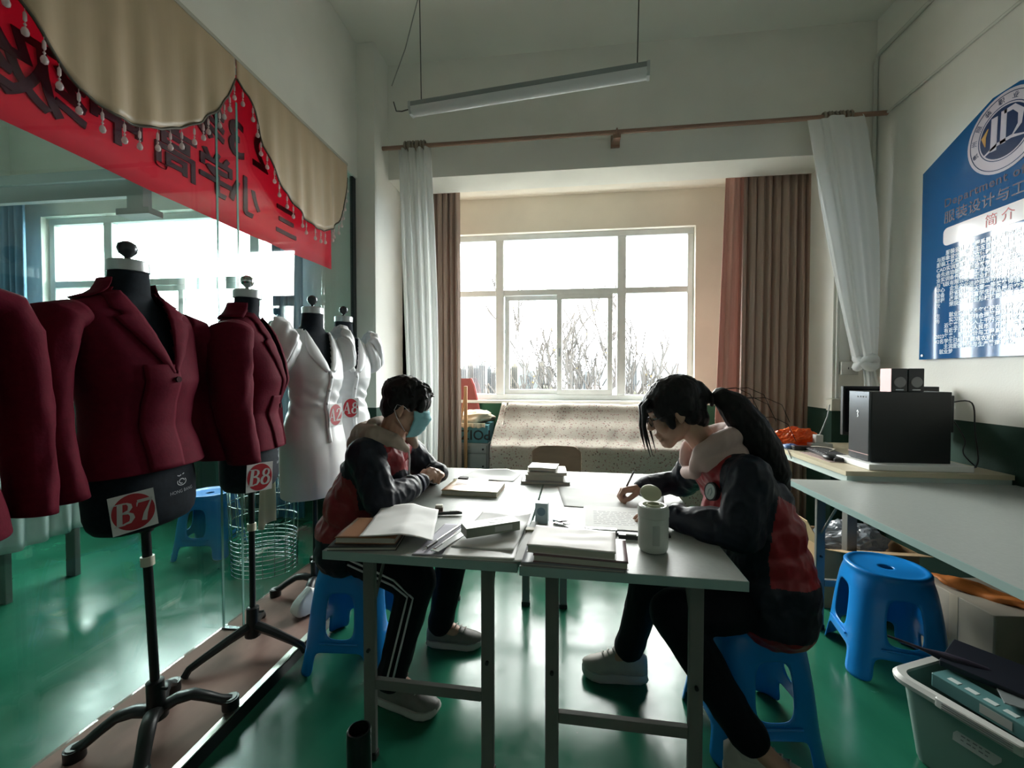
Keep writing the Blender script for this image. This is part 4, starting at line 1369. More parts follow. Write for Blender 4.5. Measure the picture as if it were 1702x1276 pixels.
MB().sheet(frill, 50, 4, .002).build('frill', mat('cream_fabric', (.60, .54, .42), .8), fb, smooth='all', world=True)

es = thing('wooden_easel', 'wooden easel post standing in front of the drawer cabinet', 'easel', (-.97, 4.05, 0))
C_EAS = mat('easel_wood', (.42, .24, .10), .5, var=.12, vscale=5, stretch=(6, 6, .5))
MB().rbox((-.962, 4.062, .60), (.032, .02, 1.20), .003).build('post', C_EAS, es, world=True)
MB().rbox((-1.10, 4.062, .05), (.26, .024, .03), .003).build('foot_bar', C_EAS, es, world=True)
MB().tube([(-.975, 4.075, 1.10), (-1.14, 4.09, .02)], .010, 6).build('side_leg', C_EAS, es, world=True)
lb = thing('red_board', 'red painted board leaning against the window sill', 'board', (-1.1, 4.5, .8))
q = MB()
q.prism([(-1.30, .66), (-.865, .66), (-.985, 1.19), (-1.02, 1.27), (-1.30, 1.27)], 0, .018, plane_xf(V(0, 4.525, 0), V(1, 0, 0), V(0, .04, 1)))
q.build('panel', mat('red_paint', (.26, .055, .05), .5, var=.1), lb, world=True)
MB().tube([(-.862, 4.535, .66), (-.982, 4.555, 1.19), (-1.018, 4.56, 1.27)], .010, 6).build('edge_trim', mat('pink_edge', (.50, .14, .15), .5), lb, world=True)

# ------------------------------------------------------------------ computer corner
C_BLK = mat('black_case', (.012, .013, .014), .38)
tw = thing('computer_tower', 'black computer tower on a white slab', 'computer', (1.86, 2.66, .83))
MB().rbox((1.866, 2.66, 1.025), (.396, .172, .388), .004).build('case', C_BLK, tw, world=True)
fp = MB().rbox((1.664, 2.66, 1.028), (.012, .170, .382), .004).build('front_panel', mat('front_gloss', (.05, .055, .06), .22), tw, world=True)
q = MB()
q.ribbon([(0, .012), (.008, .02), (.014, .012), (.008, .002), (.012, -.012), (.006, -.018)], [.004, .008, .007, .006, .007, .003], 0, .001)
q.build('badge', mat('white_print', (.75, .76, .78), .4), fp, world=True, xf=plane_xf(V(1.6575, 2.675, 1.09), V(0, -1, 0), V(0, 0, 1)))
for k in range(4):
    MB().box((1.656, 2.60 + k * .022, 1.185), (1.66, 2.612 + k * .022, 1.193)).build('port', C_FOOT, fp, world=True)
MB().box((1.6565, 2.575, .868), (1.6585, 2.745, .872)).build('trim_line', mat('pink_trim', (.4, .25, .25), .4), fp, world=True)
MB().rbox((2.075, 2.655, 1.10), (.022, .14, .20), .006).build('rear_shroud', C_BLK, tw, world=True)
sl = tag(MB().box((1.625, 2.515, .7975), (2.13, 2.80, .8295)).build('white_slab', mat('white_foam', (.72, .73, .71), .5), bevel=.004), 'white slab lying under the computer tower', 'slab')
mo = thing('monitor', 'black flat monitor standing behind the computer tower', 'monitor', (1.95, 3.1, .8))
MM = Matrix.Translation(V(1.995, 2.93, 0)) @ Matrix.Rotation(radians(-8), 4, 'Z')
MB().rbox((0, 0, 1.085), (.50, .032, .31), .006, MM).build('screen_housing', C_BLK, mo, world=True)
MB().box((-.235, -.0175, .95), (.235, -.0165, 1.225), MM).build('screen', mat('dark_screen', (.006, .007, .009), .12), mo, world=True)
MB().rbox((0, .02, .87), (.05, .03, .14), .006, MM).build('stand', C_BLK, mo, world=True)
MB().rbox((0, .01, .803), (.22, .16, .012), .03, MM).build('base', C_BLK, mo, world=True)
for k, (xx, lbl) in enumerate(((1.808, 'black desktop speaker with pink side on the computer tower, left of the pair'), (1.890, 'black desktop speaker with pink side on the computer tower, right of the pair'))):
    s = thing('desktop_speaker', lbl, 'speaker', (xx, 2.62, 1.22), 0, 'desktop speakers')
    MB().box((xx - .039, 2.576, 1.2195), (xx + .039, 2.66, 1.3465)).build('front_box', C_BLK, s, world=True, bevel=.003)
    if k == 0:
        MB().box((xx - .0415, 2.578, 1.2195), (xx - .0392, 2.66, 1.3465)).build('side_panel', mat('speaker_pink', (.62, .33, .31), .45), s, world=True)
    cone = MB()
    cone.lathe([(.028, .004), (.030, .0), (.026, -.001), (.012, -.009), (.010, -.003), (.001, -.001)], (0, 0, 0), 22)
    co = cone.build('cone', mat('speaker_cone', (.22, .21, .21), .35), s, smooth=True, world=True, xf=plane_xf(V(xx, 2.5745, 1.272), V(1, 0, 0), V(0, 0, 1)))
    MB().box((xx - .02, 2.574, 1.228), (xx + .02, 2.5755, 1.233)).build('name_strip', mat('white_print', (.75, .76, .78), .4), s, world=True)
kbd = thing('keyboard', 'black keyboard on the computer desk', 'keyboard', (1.72, 3.0, .8))
KM = Matrix.Translation(V(1.665, 2.93, .7985)) @ Matrix.Rotation(radians(84), 4, 'Z')
MB().rbox((0, 0, .009), (.42, .135, .018), .006, KM).build('body', C_BLK, kbd, world=True)
for r in range(4):
    for k in range(12):
        MB().cbox((-.19 + k * .0345, -.045 + r * .030, .0205), (.028, .024, .006), KM).build('key', mat('key_cap', (.06, .06, .065), .4), kbd, world=True)
tag(MB().rbox((1.665, 3.165, .804), (.09, .12, .012), .008).build('tablet', C_BLK), 'small black tablet lying behind the keyboard', 'tablet')
ms_ = thing('computer_mouse', 'black computer mouse beside the keyboard', 'mouse', (1.585, 2.80, .801), radians(80))
MB().ell((0, 0, .014), (.055, .032, .018), n=18, m=10).build('shell', C_BLK, ms_, smooth=True)
MB().rbox((.03, 0, .030), (.018, .006, .006), .002).build('wheel', mat('key_cap', (.06, .06, .065), .4), ms_)
tag(MB().rbox((1.60, 3.14, .812), (.11, .05, .028), .006).build('power_adapter', C_BLK), 'black power adapter on the cream desk', 'adapter')
ps = thing('plug_strip', 'white plug adapter with upright plug on the computer desk', 'plug', (1.72, 3.28, .8))
MB().rbox((1.76, 3.23, .817), (.14, .09, .038), .006).build('block', mat('white_plastic', (.66, .67, .64), .4), ps, world=True)
MB().rbox((1.75, 3.22, .865), (.05, .045, .058), .006).build('plug_body', mat('white_plastic', (.66, .67, .64), .4), ps, world=True)
MB().tube([(1.76, 3.22, .89), (1.775, 3.22, .925), (1.82, 3.24, 1.02), (1.85, 3.27, 1.10)], .004, 6).build('plug_cable', mat('grey_cable', (.3, .31, .31), .5), ps, smooth=True, world=True)
WH = mat('white_cable', (.62, .60, .50), .5)
for k, (pts, lb, m) in enumerate((
    ([(1.56, 3.33, .85), (1.57, 3.28, .812), (1.60, 3.22, .80), (1.68, 3.10, .83), (1.74, 3.02, .826), (1.68, 2.96, .824)], 'white cable curling across the desk', WH),
    ([(1.80, 3.20, .803), (1.75, 3.12, .803), (1.66, 3.08, .80), (1.57, 3.05, .803)], 'pale cable lying across the desk edge', WH),
    ([(1.50, 3.14, .803), (1.497, 3.10, .802), (1.486, 3.06, .79), (1.482, 3.02, .76)], 'thin dark cable looping over the desk edge', WIRE),
    ([(2.09, 2.66, 1.10), (2.16, 2.68, 1.05), (2.20, 2.66, .95), (2.17, 2.63, .88), (2.21, 2.60, .81)], 'black cable hanging behind the computer tower', C_BLK),
    ([(2.09, 2.62, 1.16), (2.18, 2.60, 1.16), (2.215, 2.62, 1.0), (2.20, 2.58, .85), (2.15, 2.56, .805)], 'black looped cable beside the computer tower', C_BLK))):
    # smooth through the points
    pp = []
    P = [V(*a) for a in pts]
    for i in range(len(P) - 1):
        for j in range(6):
            u = j / 6
            a, b, c, d = P[max(i - 1, 0)], P[i], P[i + 1], P[min(i + 2, len(P) - 1)]
            pp.append(.5 * ((2 * b) + (c - a) * u + (2 * a - 5 * b + 4 * c - d) * u * u + (3 * b - a - 3 * c + d) * u ** 3))
    pp.append(P[-1])
    tag(MB().tube(pp, .0035, 6).build('cable', m, smooth='all'), lb, 'cable', 'cables on the computer desk')
tag(MB().box((1.545, 2.72, .7972), (1.63, 3.05, .8005)).build('paper_pad', mat('rose_pad', (.30, .22, .20), .6)), 'dull rose folder on the desk in front of the tower', 'folder')
def bagfn(u, v):
    a, b = 2 * pi * u, pi * v - pi / 2
    d = V(cos(a) * cos(b), sin(a) * cos(b), sin(b))
    k = 1 + .25 * noise.noise(d * 2.6 + V(1, 4, 0)) + .16 * abs(noise.noise(d * 6)) + .08 * noise.noise(d * 14)
    return V(1.635 + d.x * .155 * k, 3.33 + d.y * .10 * k, max(.799, .835 + d.z * .085 * k + .02 * d.x))
tag(MB().grid(bagfn, 72, 40).build('plastic_bag', mat('orange_film', (.72, .145, .02), .22, transl=.35, spec=.6), smooth=False), 'crumpled orange plastic bag on the computer desk', 'bag')
def bluefn(u, v):
    a, b = 2 * pi * u, pi * v - pi / 2
    d = V(cos(a) * cos(b), sin(a) * cos(b), sin(b))
    k = 1 + .3 * noise.noise(d * 4)
    return V(1.56 + d.x * .05 * k, 3.20 + d.y * .05 * k, max(.798, .808 + d.z * .022 * k))
tag(MB().grid(bluefn, 30, 16).build('crumpled_wrapper', mat('blue_film', (.10, .18, .36), .35), smooth='all'), 'crumpled blue wrapper beside the orange bag', 'wrapper')

# ------------------------------------------------------------------ under the right table
C_KRAFT = mat('cardboard', (.42, .27, .14), .75, var=.06)
C_KRAFT2 = mat('cardboard_inside', (.52, .36, .20), .75)
cd = thing('cardboard_box', 'open cardboard box with plastic wrapping under the right table', 'box', (1.66, 2.78, 0))
for lo, hi in (((1.44, 2.58, 0), (1.448, 2.98, .33)), ((1.92, 2.58, 0), (1.928, 2.98, .33)), ((1.448, 2.58, 0), (1.92, 2.588, .33)), ((1.448, 2.972, 0), (1.92, 2.98, .33)), ((1.448, 2.588, 0), (1.92, 2.972, .008))):
    MB().box(lo, hi).build('side', C_KRAFT, cd, world=True)
MB().prism([(0, 0), (.40, 0), (.36, .16), (.04, .16)], -.002, .002, plane_xf(V(1.442, 2.98, .332), V(0, -1, 0), V(-.42, 0, .9))).build('flap', C_KRAFT2, cd, world=True)
MB().prism([(0, 0), (.47, 0), (.43, .16), (.04, .16)], -.002, .002, plane_xf(V(1.448, 2.582, .332), V(1, 0, 0), V(0, -.9, .25))).build('flap', C_KRAFT2, cd, world=True)
def filmfn(u, v):
    a, b = 2 * pi * u, pi * v - pi / 2
    d = V(cos(a) * cos(b), sin(a) * cos(b), sin(b))
    k = 1 + .22 * noise.noise(d * 3 + V(2, 0, 0)) + .14 * noise.noise(d * 9)
    return V(1.69 + d.x * .19 * k, 2.78 + d.y * .15 * k, .32 + d.z * .10 * k)
pf = tag(MB().grid(filmfn, 50, 28).build('plastic_wrapping', mat('clear_film', (.40, .43, .47), .15, spec=.8, transl=.35)), 'crumpled clear plastic wrapping in the cardboard box', 'wrapping')
for k, (c, d, r, lb) in enumerate((((1.96, 2.12, .17), (.50, .34, .34), 4, 'pale board carton behind the blue stool'), ((2.02, 1.68, .155), (.36, .42, .31), -3, 'pale board carton beside the storage box'))):
    t = thing('pale_carton', lb, 'carton', (c[0], c[1], 0), radians(r), 'pale cartons under the right table')
    MB().rbox((0, 0, d[2] / 2), d, .006).build('carton', mat('pale_board', (.40, .36, .29), .7, var=.08, vscale=7), t)
    MB().box((-d[0] / 2 - .001, -.02, .02), (-d[0] / 2 + .002, .02, d[2])).build('tape', mat('tape', (.48, .42, .32), .4), t)
def ofn(u, v):
    p = V(lerp(1.72, 2.20, v), lerp(2.26, 1.66, v), .362 - .028 * v + .010 * sin(v * 17))
    a = 2 * pi * u
    k = 1 + .4 * noise.noise(V(u * 6, v * 9, 1))
    k *= min(1, 6 * min(v, 1 - v) + .15)
    return p + V(cos(a) * .060 * k, .02 * noise.noise(V(v * 8, u * 5, 2)), sin(a) * .017 * k + .012 * noise.noise(V(u * 9, v * 14, 5)))
tag(MB().grid(ofn, 14, 40).build('orange_fabric', mat('orange_cloth', (.55, .17, .03), .6), smooth='all'), 'bundle of orange fabric lying on the pale cartons', 'fabric')

# storage box with white rim
C_BIN = mat('bin_green', (.20, .31, .27), .42, transl=.12)
C_RIM = mat('bin_rim', (.52, .53, .50), .42)
sbx = thing('storage_box', 'grey green plastic storage box with white rim beside the right table', 'storage box', (1.40, 1.46, 0), radians(24))
def rr_ring(hx, hy, r, z, n=5):
    out = []
    for k, (sx, sy) in enumerate(((1, 1), (-1, 1), (-1, -1), (1, -1))):
        for j in range(n + 1):
            a = k * pi / 2 + j * pi / 2 / n
            out.append(V(sx * (hx - r) + r * cos(a), sy * (hy - r) + r * sin(a), z))
    return out
HX, HY = .165, .255
MB().loft([rr_ring(HX - .035, HY - .04, .03, .0), rr_ring(HX - .03, HY - .035, .035, .012), rr_ring(HX - .004, HY - .004, .04, .272), rr_ring(HX - .010, HY - .010, .036, .272), rr_ring(HX - .036, HY - .041, .03, .016)], (True, True)).build('tub', C_BIN, sbx, smooth=True)
MB().loft([rr_ring(HX - .006, HY - .006, .04, .262), rr_ring(HX + .020, HY + .020, .06, .258), rr_ring(HX + .022, HY + .022, .06, .272), rr_ring(HX + .012, HY + .012, .055, .284), rr_ring(HX - .010, HY - .010, .04, .282), rr_ring(HX - .010, HY - .010, .04, .262)], (False, False)).build('rim', C_RIM, sbx, smooth=True)
clp = MB().rbox((-HX - .012, .03, .272), (.034, .20, .030), .008).build('clip_handle', C_RIM, sbx, smooth=True)
for k in range(3):
    MB().box((-HX - .0305, -.05, .262 + k * .007), (-HX - .0285, .11, .265 + k * .007)).build('grip_rib', mat('rim_dark_grey', (.22, .23, .22), .5), clp)  # ribs in a darker grey than the rim
lbm = MB()
lbm.prism([(-.055, -.022), (.04, -.022), (.055, .0), (.055, .022), (-.04, .022), (-.055, 0)], 0, .0015)
lb = lbm.build('label_plate', mat('label_grey', (.42, .44, .42), .4), sbx, xf=plane_xf(V(-HX + .0115, .045, .185), V(0, -1, 0), V(.12, 0, .99)))
tm = MB()
for k in range(2):
    for j in range(5):
        tm.box((-.036 + j * .014, .005 - k * .012, 0), (-.026 + j * .014 - .003 * ((j + k) % 2), .0085 - k * .012, .0006))
tm.build('label_print', mat('label_ink', (.16, .17, .17), .5), lb, xf=plane_xf(V(-HX + .0097, .045, .183), V(0, -1, 0), V(.12, 0, .99)))
# contents
BMx = MW[sbx.name]
def in_bin(name, lb, cat, c, d, rz, rx, m, extra=None):
    t = thing(name, lb, cat, tuple(BMx @ V(*c)), radians(24 + rz), 'things in the storage box')
    M = Matrix.Rotation(radians(rx), 4, 'Y')
    MB().rbox((0, 0, 0), d, .004, M).build('body', m, t)
    if extra:
        extra(t, M, d)
def mint(t, M, d):
    for k in range(5):
        MB().rbox((-.012, -d[1] * .36 + k * d[1] * .17, d[2] / 2 + .0005), (.02, d[1] * .11, .001), .0004, M).build('print_mark', mat('mint_white', (.6, .68, .66), .4), t)
    MB().rbox((-d[0] / 2 - .0005, -.03, 0), (.001, .075, d[2] * .6), .0004, M).build('label', mat('label_grey', (.42, .44, .42), .4), t)
in_bin('gift_box', 'mint and dark green carton lying in the storage box', 'box', (-.075, .05, .285), (.075, .27, .045), -4, 0, mat('mint_carton', (.10, .24, .24), .35), mint)
in_bin('dark_case', 'flat dark case sticking out of the storage box', 'case', (.06, .10, .335), (.16, .24, .02), 14, -8, mat('dark_navy', (.018, .02, .03), .35))
in_bin('dark_case', 'dark blue folded pouch deep in the storage box', 'pouch', (.05, -.09, .235), (.15, .22, .07), -10, 4, mat('dark_navy2', (.02, .022, .045), .6))
in_bin('clear_sheet', 'clear plastic sheet with white edge in the storage box', 'sheet', (.03, .0, .318), (.16, .16, .004), 35, 3, mat('clear_sheet', (.22, .25, .25), .15))
um = thing('folded_umbrella', 'dark folded umbrella poking out of the storage box', 'umbrella', tuple(BMx @ V(.0, .2, .3)))
a, b = BMx @ V(-.085, .33, .345), BMx @ V(.06, .07, .322)
MB().tube([a.lerp(b, k / 6) for k in range(7)], [.004, .005, .006, .017, .020, .019, .012], 10).build('canopy', mat('umbrella_navy', (.025, .018, .035), .55), um, smooth=True, world=True)
jug = tag(MB().lathe([(.03, 0), (.045, .004), (.048, .06), (.044, .10), (.030, .125), (.028, .16)], tuple(BMx @ V(.10, -.13, .24)), 20).build('steel_bottle', mat('dark_steel', (.12, .13, .14), .25, .8), smooth=True), 'dark steel bottle standing in the storage box', 'bottle')

# ------------------------------------------------------------------ left: behind the glass, on the plinth
tk = thing('skirted_table', 'table with white pleated skirt behind the glass', 'table', (-3.5, 2.2, 0))
MB().box((-4.3, 1.95, .70), (-3.12, 2.55, .735)).build('table_top', mat('grey_top', (.35, .38, .37), .4), tk, world=True)
for x, y in ((-3.20, 2.40), (-4.2, 2.40), (-3.20, 2.05), (-4.2, 2.05)):
    MB().rbox((x, y, .35), (.07, .035, .70), .004).build('leg', C_LEG, tk, world=True)
def skirt(u, v):
    s = u * 1.8
    if s < .6:
        x, y, nx, ny = -3.115, 2.55 - s, 1, 0
    else:
        x, y, nx, ny = -3.115 - (s - .6), 1.945, 0, -1
    z = lerp(.32 + .02 * noise.noise(V(u * 5, 0, 0)), .738, v)
    k = .02 * sin(u * 95) * (1.1 - v)
    return V(x + nx * (k + .02), y + ny * (k + .02), z)
MB().sheet(skirt, 200, 8, .003).build('skirt', mat('skirt_white', (.70, .74, .72), .8, transl=.45), tk, smooth='all', world=True)
wc = thing('water_carton', 'pale carton with blue print on the side room window ledge', 'carton', (-3.9, 3.3, 1.04))
MB().box((-3.99, 3.44, 1.045), (-3.55, 3.57, 1.25)).build('carton', mat('carton_white', (.6, .66, .68), .5), wc, world=True)
pq = MB()
for k in range(4):
    pq.ribbon([(-.15 + k * .1, .05), (-.11 + k * .1, .03), (-.15 + k * .1, .0), (-.11 + k * .1, -.03), (-.14 + k * .1, -.055)], [.02] * 5, 0, .001)
pq.build('print', mat('carton_blue', (.02, .30, .45), .5), wc, world=True, xf=plane_xf(V(-3.77, 3.438, 1.15), V(1, 0, 0), V(0, 0, 1)))

wk = thing('wire_basket', 'tall chrome wire basket stand behind the glass', 'basket', (-2.0, 2.62, 0))
for k in range(13):
    z = .02 + k * .028 if k < 9 else .35 + (k - 9) * .12
    r = .20 + .02 * (z / .8)
    MB().tube([(r * cos(a), r * .9 * sin(a), z) for a in [2 * pi * j / 28 for j in range(29)]], .0035, 5).build('ring_wire', C_CHROME, wk, smooth='all')
for k in range(18):
    a = 2 * pi * k / 18
    MB().tube([(.20 * cos(a), .18 * sin(a), .02), (.222 * cos(a), .20 * sin(a), .76)], .0025, 5).build('upright_wire', C_CHROME, wk, smooth='all')
cf = thing('fabric_strip', 'cream fabric strip hanging between the jacket B8 and dress A2', 'fabric', (-1.60, 2.2, 1.4))
def cstrip(u, v):
    z = lerp(.50, 1.48, v)
    return V(-1.60 + .012 * sin(u * 9 + v * 2), lerp(2.045, 2.15 + .03 * (1 - v), u) + .01 * sin(v * 7), z - .01 * sin(u * 6) * (1 - v))
MB().sheet(cstrip, 20, 30, .003).build('cloth', mat('cream_strip', (.50, .46, .36), .8, transl=.3), cf, smooth='all', world=True)
ts = thing('tissue_pack', 'white tissue pack lying on the plinth by the farthest base', 'tissue pack', (-1.345, 2.09, .06), radians(-25))
def tp(u, v):
    a, b = 2 * pi * u, pi * v - pi / 2
    ex = .35
    sg = lambda q: math.copysign(abs(q) ** ex, q)
    d = V(sg(cos(a)) * sg(cos(b)), sg(sin(a)) * sg(cos(b)), sg(sin(b)))
    top = max(0, d.z)
    return V(d.x * .048 * (1 - .45 * top) + .006 * noise.noise(d * 3), d.y * .085 * (1 - .25 * top), .045 + d.z * .04 + .045 * top * (1 - abs(d.y)) + .004 * noise.noise(d * 6))
MB().grid(tp, 40, 20).build('pack', mat('tissue_white', (.66, .67, .66), .6), ts, smooth='all')
tag(MB().lathe([(.032, 0), (.036, .003), (.036, .235), (.034, .24), (.030, .241), (.028, .20), (.0, .20)], (-.618, 1.205, .001), 24).build('black_tube', mat('tube_black', (.006, .007, .007), .3), smooth=True), 'black cylinder standing in front of the left table leg', 'cylinder')

# ------------------------------------------------------------------ things on the work tables
ZT = .7505
C_PAP = mat('white_paper', (.62, .62, .61), .7, var=.03, vscale=9)
C_PAP2 = mat('grey_paper', (.47, .48, .47), .7, var=.05, vscale=6)
C_PAGE = mat('book_pages', (.52, .49, .42), .8, var=.12, vscale=90, stretch=(.3, .3, 12))
def paper(name, label, corners, z, lift, seed, m=C_PAP, curl=None, th=.0008, group='loose papers on the work tables'):
    """corners: 4 (x,y) front-left, front-right, rear-right, rear-left"""
    a, b, c, d = [Vector((p[0], p[1])) for p in corners]
    def fn(u, v):
        p = a.lerp(b, u).lerp(d.lerp(c, u), v)
        zz = z + lift * max(0, noise.noise(V(p.x * 9 + seed, p.y * 9, seed))) + (curl(u, v) if curl else 0)
        return V(p.x, p.y, zz + th)
    return tag(MB().sheet(fn, 22, 22, th).build(name, m, smooth='all'), label, 'paper', group)
def book(name, label, c, d, rz, cover, z, pages=C_PAGE, cat='book', sag=0, group=None):
    t = thing(name, label, cat, (c[0], c[1], z), radians(rz), group)
    w, l, h = d
    ct = min(.0022, h * .16)
    MB().box((-w / 2 + .003, -l / 2 + .003, ct), (w / 2 - .003, l / 2 - .003, h - ct)).build('pages', pages, t)
    def cov(u, v):
        return V(lerp(-w / 2, w / 2, u), lerp(-l / 2, l / 2, v), h - ct / 2 + sag * abs(noise.noise(V(u * 3, v * 2.5, z * 40))))
    MB().sheet(cov, 14, 14, ct).build('front_cover', cover, t, smooth='all')
    MB().box((-w / 2, -l / 2, 0), (w / 2, l / 2, ct)).build('back_cover', cover, t)
    return t
def cover2(name, c1, c2, rough=.35):
    return mat(name, c1, rough, col2=c2, vscale=5)
# left table, far half
wbk = book('workbook', 'orange and green textbook in front of the boy', (-.438, 2.03), (.268, .205, .022), -3, cover2('textbook_cover', (.46, .20, .10), (.38, .40, .22)), ZT, sag=.004)
tm = MB()
for k in range(3):
    tm.box((-.05, .02 - k * .018, 0), (.05 - .02 * k, .027 - k * .018, .0004))
tm.build('title', mat('title_brown', (.22, .10, .06), .5), wbk, xf=Matrix.Translation(V(-.05, .02, .0265)))
ph = thing('mobile_phone', 'mobile phone with dark case corner beside the textbook', 'phone', (-.485, 2.185, ZT), radians(-4))
MB().rbox((0, 0, .005), (.165, .078, .010), .012, n=4).build('body', mat('phone_dark', (.03, .03, .03), .3), ph, smooth=True)
MB().rbox((.03, 0, .0104), (.095, .068, .0012), .0005).build('screen', mat('phone_screen', (.55, .58, .58), .15), ph)
MB().rbox((-.05, .01, .016), (.05, .04, .012), .006).build('folded_strap', mat('strap_dark', (.05, .045, .04), .7), ph, smooth=True)
paper('pattern_paper', 'curled pattern paper at the far left of the tables', [(-.60, 2.235), (-.27, 2.22), (-.245, 2.40), (-.52, 2.44)], ZT, .006, 3, C_PAP2, lambda u, v: .075 * max(0, (u * .35 + v * .8 - .62)) ** 1.3 * (1 if u < .7 else max(0, 1 - (u - .7) * 4)))
# stack of books at the far end of the seam
book('paper_folder', 'lowest grey folder in the far book stack', (-.105, 2.285), (.255, .205, .012), 2, mat('folder_grey', (.35, .36, .36), .5), ZT, group='far stack of books')
book('exercise_book', 'thick brown edged book in the far book stack', (-.105, 2.29), (.20, .165, .028), -3, mat('cover_grey', (.42, .41, .38), .5), ZT + .0125, group='far stack of books')
book('exercise_book', 'wavy paged book second from top of the far stack', (-.098, 2.29), (.205, .17, .013), 4, mat('cover_pale', (.55, .52, .45), .5), ZT + .041, sag=.006, group='far stack of books')
book('exercise_book', 'white exercise book on top of the far stack', (-.115, 2.285), (.15, .13, .014), -6, mat('cover_white', (.70, .70, .69), .5), ZT + .061, sag=.003, group='far stack of books')
# girl's papers
paper('pattern_paper', 'large pattern sheet under the writing hand', [(-.005, 1.83), (.40, 1.79), (.46, 2.07), (-.04, 2.15)], ZT, .006, 6, C_PAP2)
clipb = thing('clipboard', 'black clipboard with printed sheets before the girl', 'clipboard', (.22, 1.68, ZT), radians(-3))
MB().rbox((0, -.012, .004), (.30, .29, .006), .01, n=3).build('board', C_BLK, clipb)
MB().rbox((-.085, -.152, .012), (.11, .02, .014), .004).build('clip', C_CHROME, clipb)
o = MB().box((-.142, -.13, .0075), (.142, .135, .0105)).build('sheets', C_PAP, clipb)
q = MB()
for k in range(9):
    rn = random.Random(k)
    x = -.11
    while x < .11:
        w = rn.uniform(.008, .03)
        q.box((x, -.08 + k * .018, .0106), (min(x + w, .12), -.0765 + k * .018, .0108))
        x += w + .006
q.build('printed_lines', mat('pale_ink', (.34, .34, .35), .7), o)
# front right stack
book('paper_folder', 'grey folder at the bottom of the front book stack', (.025, 1.338), (.30, .195, .006), -3, mat('folder_slate', (.20, .21, .23), .5), ZT, group='front stack of books')
book('exercise_book', 'plum covered book near the bottom of the front stack', (.050, 1.338), (.275, .178, .021), -5, mat('cover_plum', (.16, .09, .10), .4), ZT + .0065, group='front stack of books')
book('exercise_book', 'big blank white pad on top of the front stack', (.024, 1.345), (.262, .168, .022), -6, mat('pad_white', (.66, .62, .60), .6), ZT + .028, sag=.006, group='front stack of books')
sx = thing('tape_box', 'small blue and white box standing on the right table', 'box', (-.088, 1.625, ZT), radians(-6))
MB().rbox((0, 0, .038), (.048, .035, .076), .002).build('carton', mat('pale_blue_carton', (.36, .47, .53), .4), sx)
MB().rbox((0, 0, .0765), (.0478, .0348, .001), .0003).build('lid_panel', mat('carton_lid', (.6, .64, .66), .4), sx)
q = MB()
q.prism([(.016 * cos(2 * pi * k / 24), .016 * sin(2 * pi * k / 24)) for k in range(24)], 0, .0004)
q.build('emblem', mat('emblem_blue', (.13, .22, .29), .4), sx, xf=plane_xf(V(0, -.0177, .045), V(1, 0, 0), V(0, 0, 1)))
for k, (p, d, lb) in enumerate((((-.03, 1.62), (.05, -.035), 'silver clip beside the small blue box, upper one'), ((-.025, 1.585), (.045, -.025), 'silver clip beside the small blue box, lower one'))):
    t = thing('paper_clip', lb, 'clip', (p[0], p[1], ZT), atan2(d[1], d[0]), 'silver clips by the blue box')
    MB().rbox((0, 0, .008), (.035, .014, .010), .003).build('jaw', C_CHROME, t, smooth=True)
    MB().tube([(.015, -.006, .010), (.045, -.003, .018), (.045, .003, .018), (.015, .006, .010)], .0015, 6).build('handle', C_CHROME, t)
    MB().tube([(.015, -.006, .006), (.04, -.003, .003), (.04, .003, .003), (.015, .006, .006)], .0015, 6).build('handle', C_FOOT, t)
gl = thing('utility_knife', 'black and white utility knife beside the plum book', 'knife', (.225, 1.495, ZT), radians(-4))
MB().rbox((0, 0, .008), (.085, .022, .015), .004).build('grip', C_BLK, gl)
MB().rbox((.0, .0, .017), (.035, .014, .004), .002).build('slider', mat('white_plastic', (.66, .67, .64), .4), gl)
tag(MB().rbox((-.085, 1.52, ZT + .006), (.11, .03, .012), .003, Matrix.Rotation(0, 4, 'Z')).build('kraft_roll', mat('kraft_tape', (.36, .32, .22), .6)), 'flat khaki packet behind the front book stack', 'packet')
# bottle
mg = thing('drinking_cup', 'white lidded drinking cup with open flip lid on the right table', 'cup', (.281, 1.41, ZT))
C_CUP = mat('cup_white', (.50, .53, .49), .38)
MB().lathe([(.036, 0), (.042, .003), (.0455, .012), (.047, .03), (.047, .108), (.0455, .110)], n=32).build('body', C_CUP, mg, smooth=True)
MB().lathe([(.0470, .1105), (.0485, .112), (.0485, .132), (.0455, .144), (.040, .147), (.034, .146), (.031, .137), (.001, .136)], n=32).build('screw_lid', C_CUP, mg, smooth=True)
C_LIDI = mat('lid_ivory', (.50, .52, .36), .35)
MB().lathe([(.020, .136), (.022, .150), (.018, .151), (.016, .138)], (0, -.004, 0), 20).build('spout', C_LIDI, mg, smooth=True)
LM2 = Matrix.Translation(V(0, .020, .154)) @ Matrix.Rotation(radians(34), 4, 'X')
MB().lathe([(.001, -.003), (.030, -.003), (.034, .0), (.034, .004), (.028, .008), (.001, .009)], (0, .030, 0), 26, LM2).build('flip_lid', C_LIDI, mg, smooth=True)
MB().rbox((0, -.0475, .062), (.022, .002, .062), .0009).build('grip_panel', mat('cup_panel', (.40, .43, .40), .5), mg)
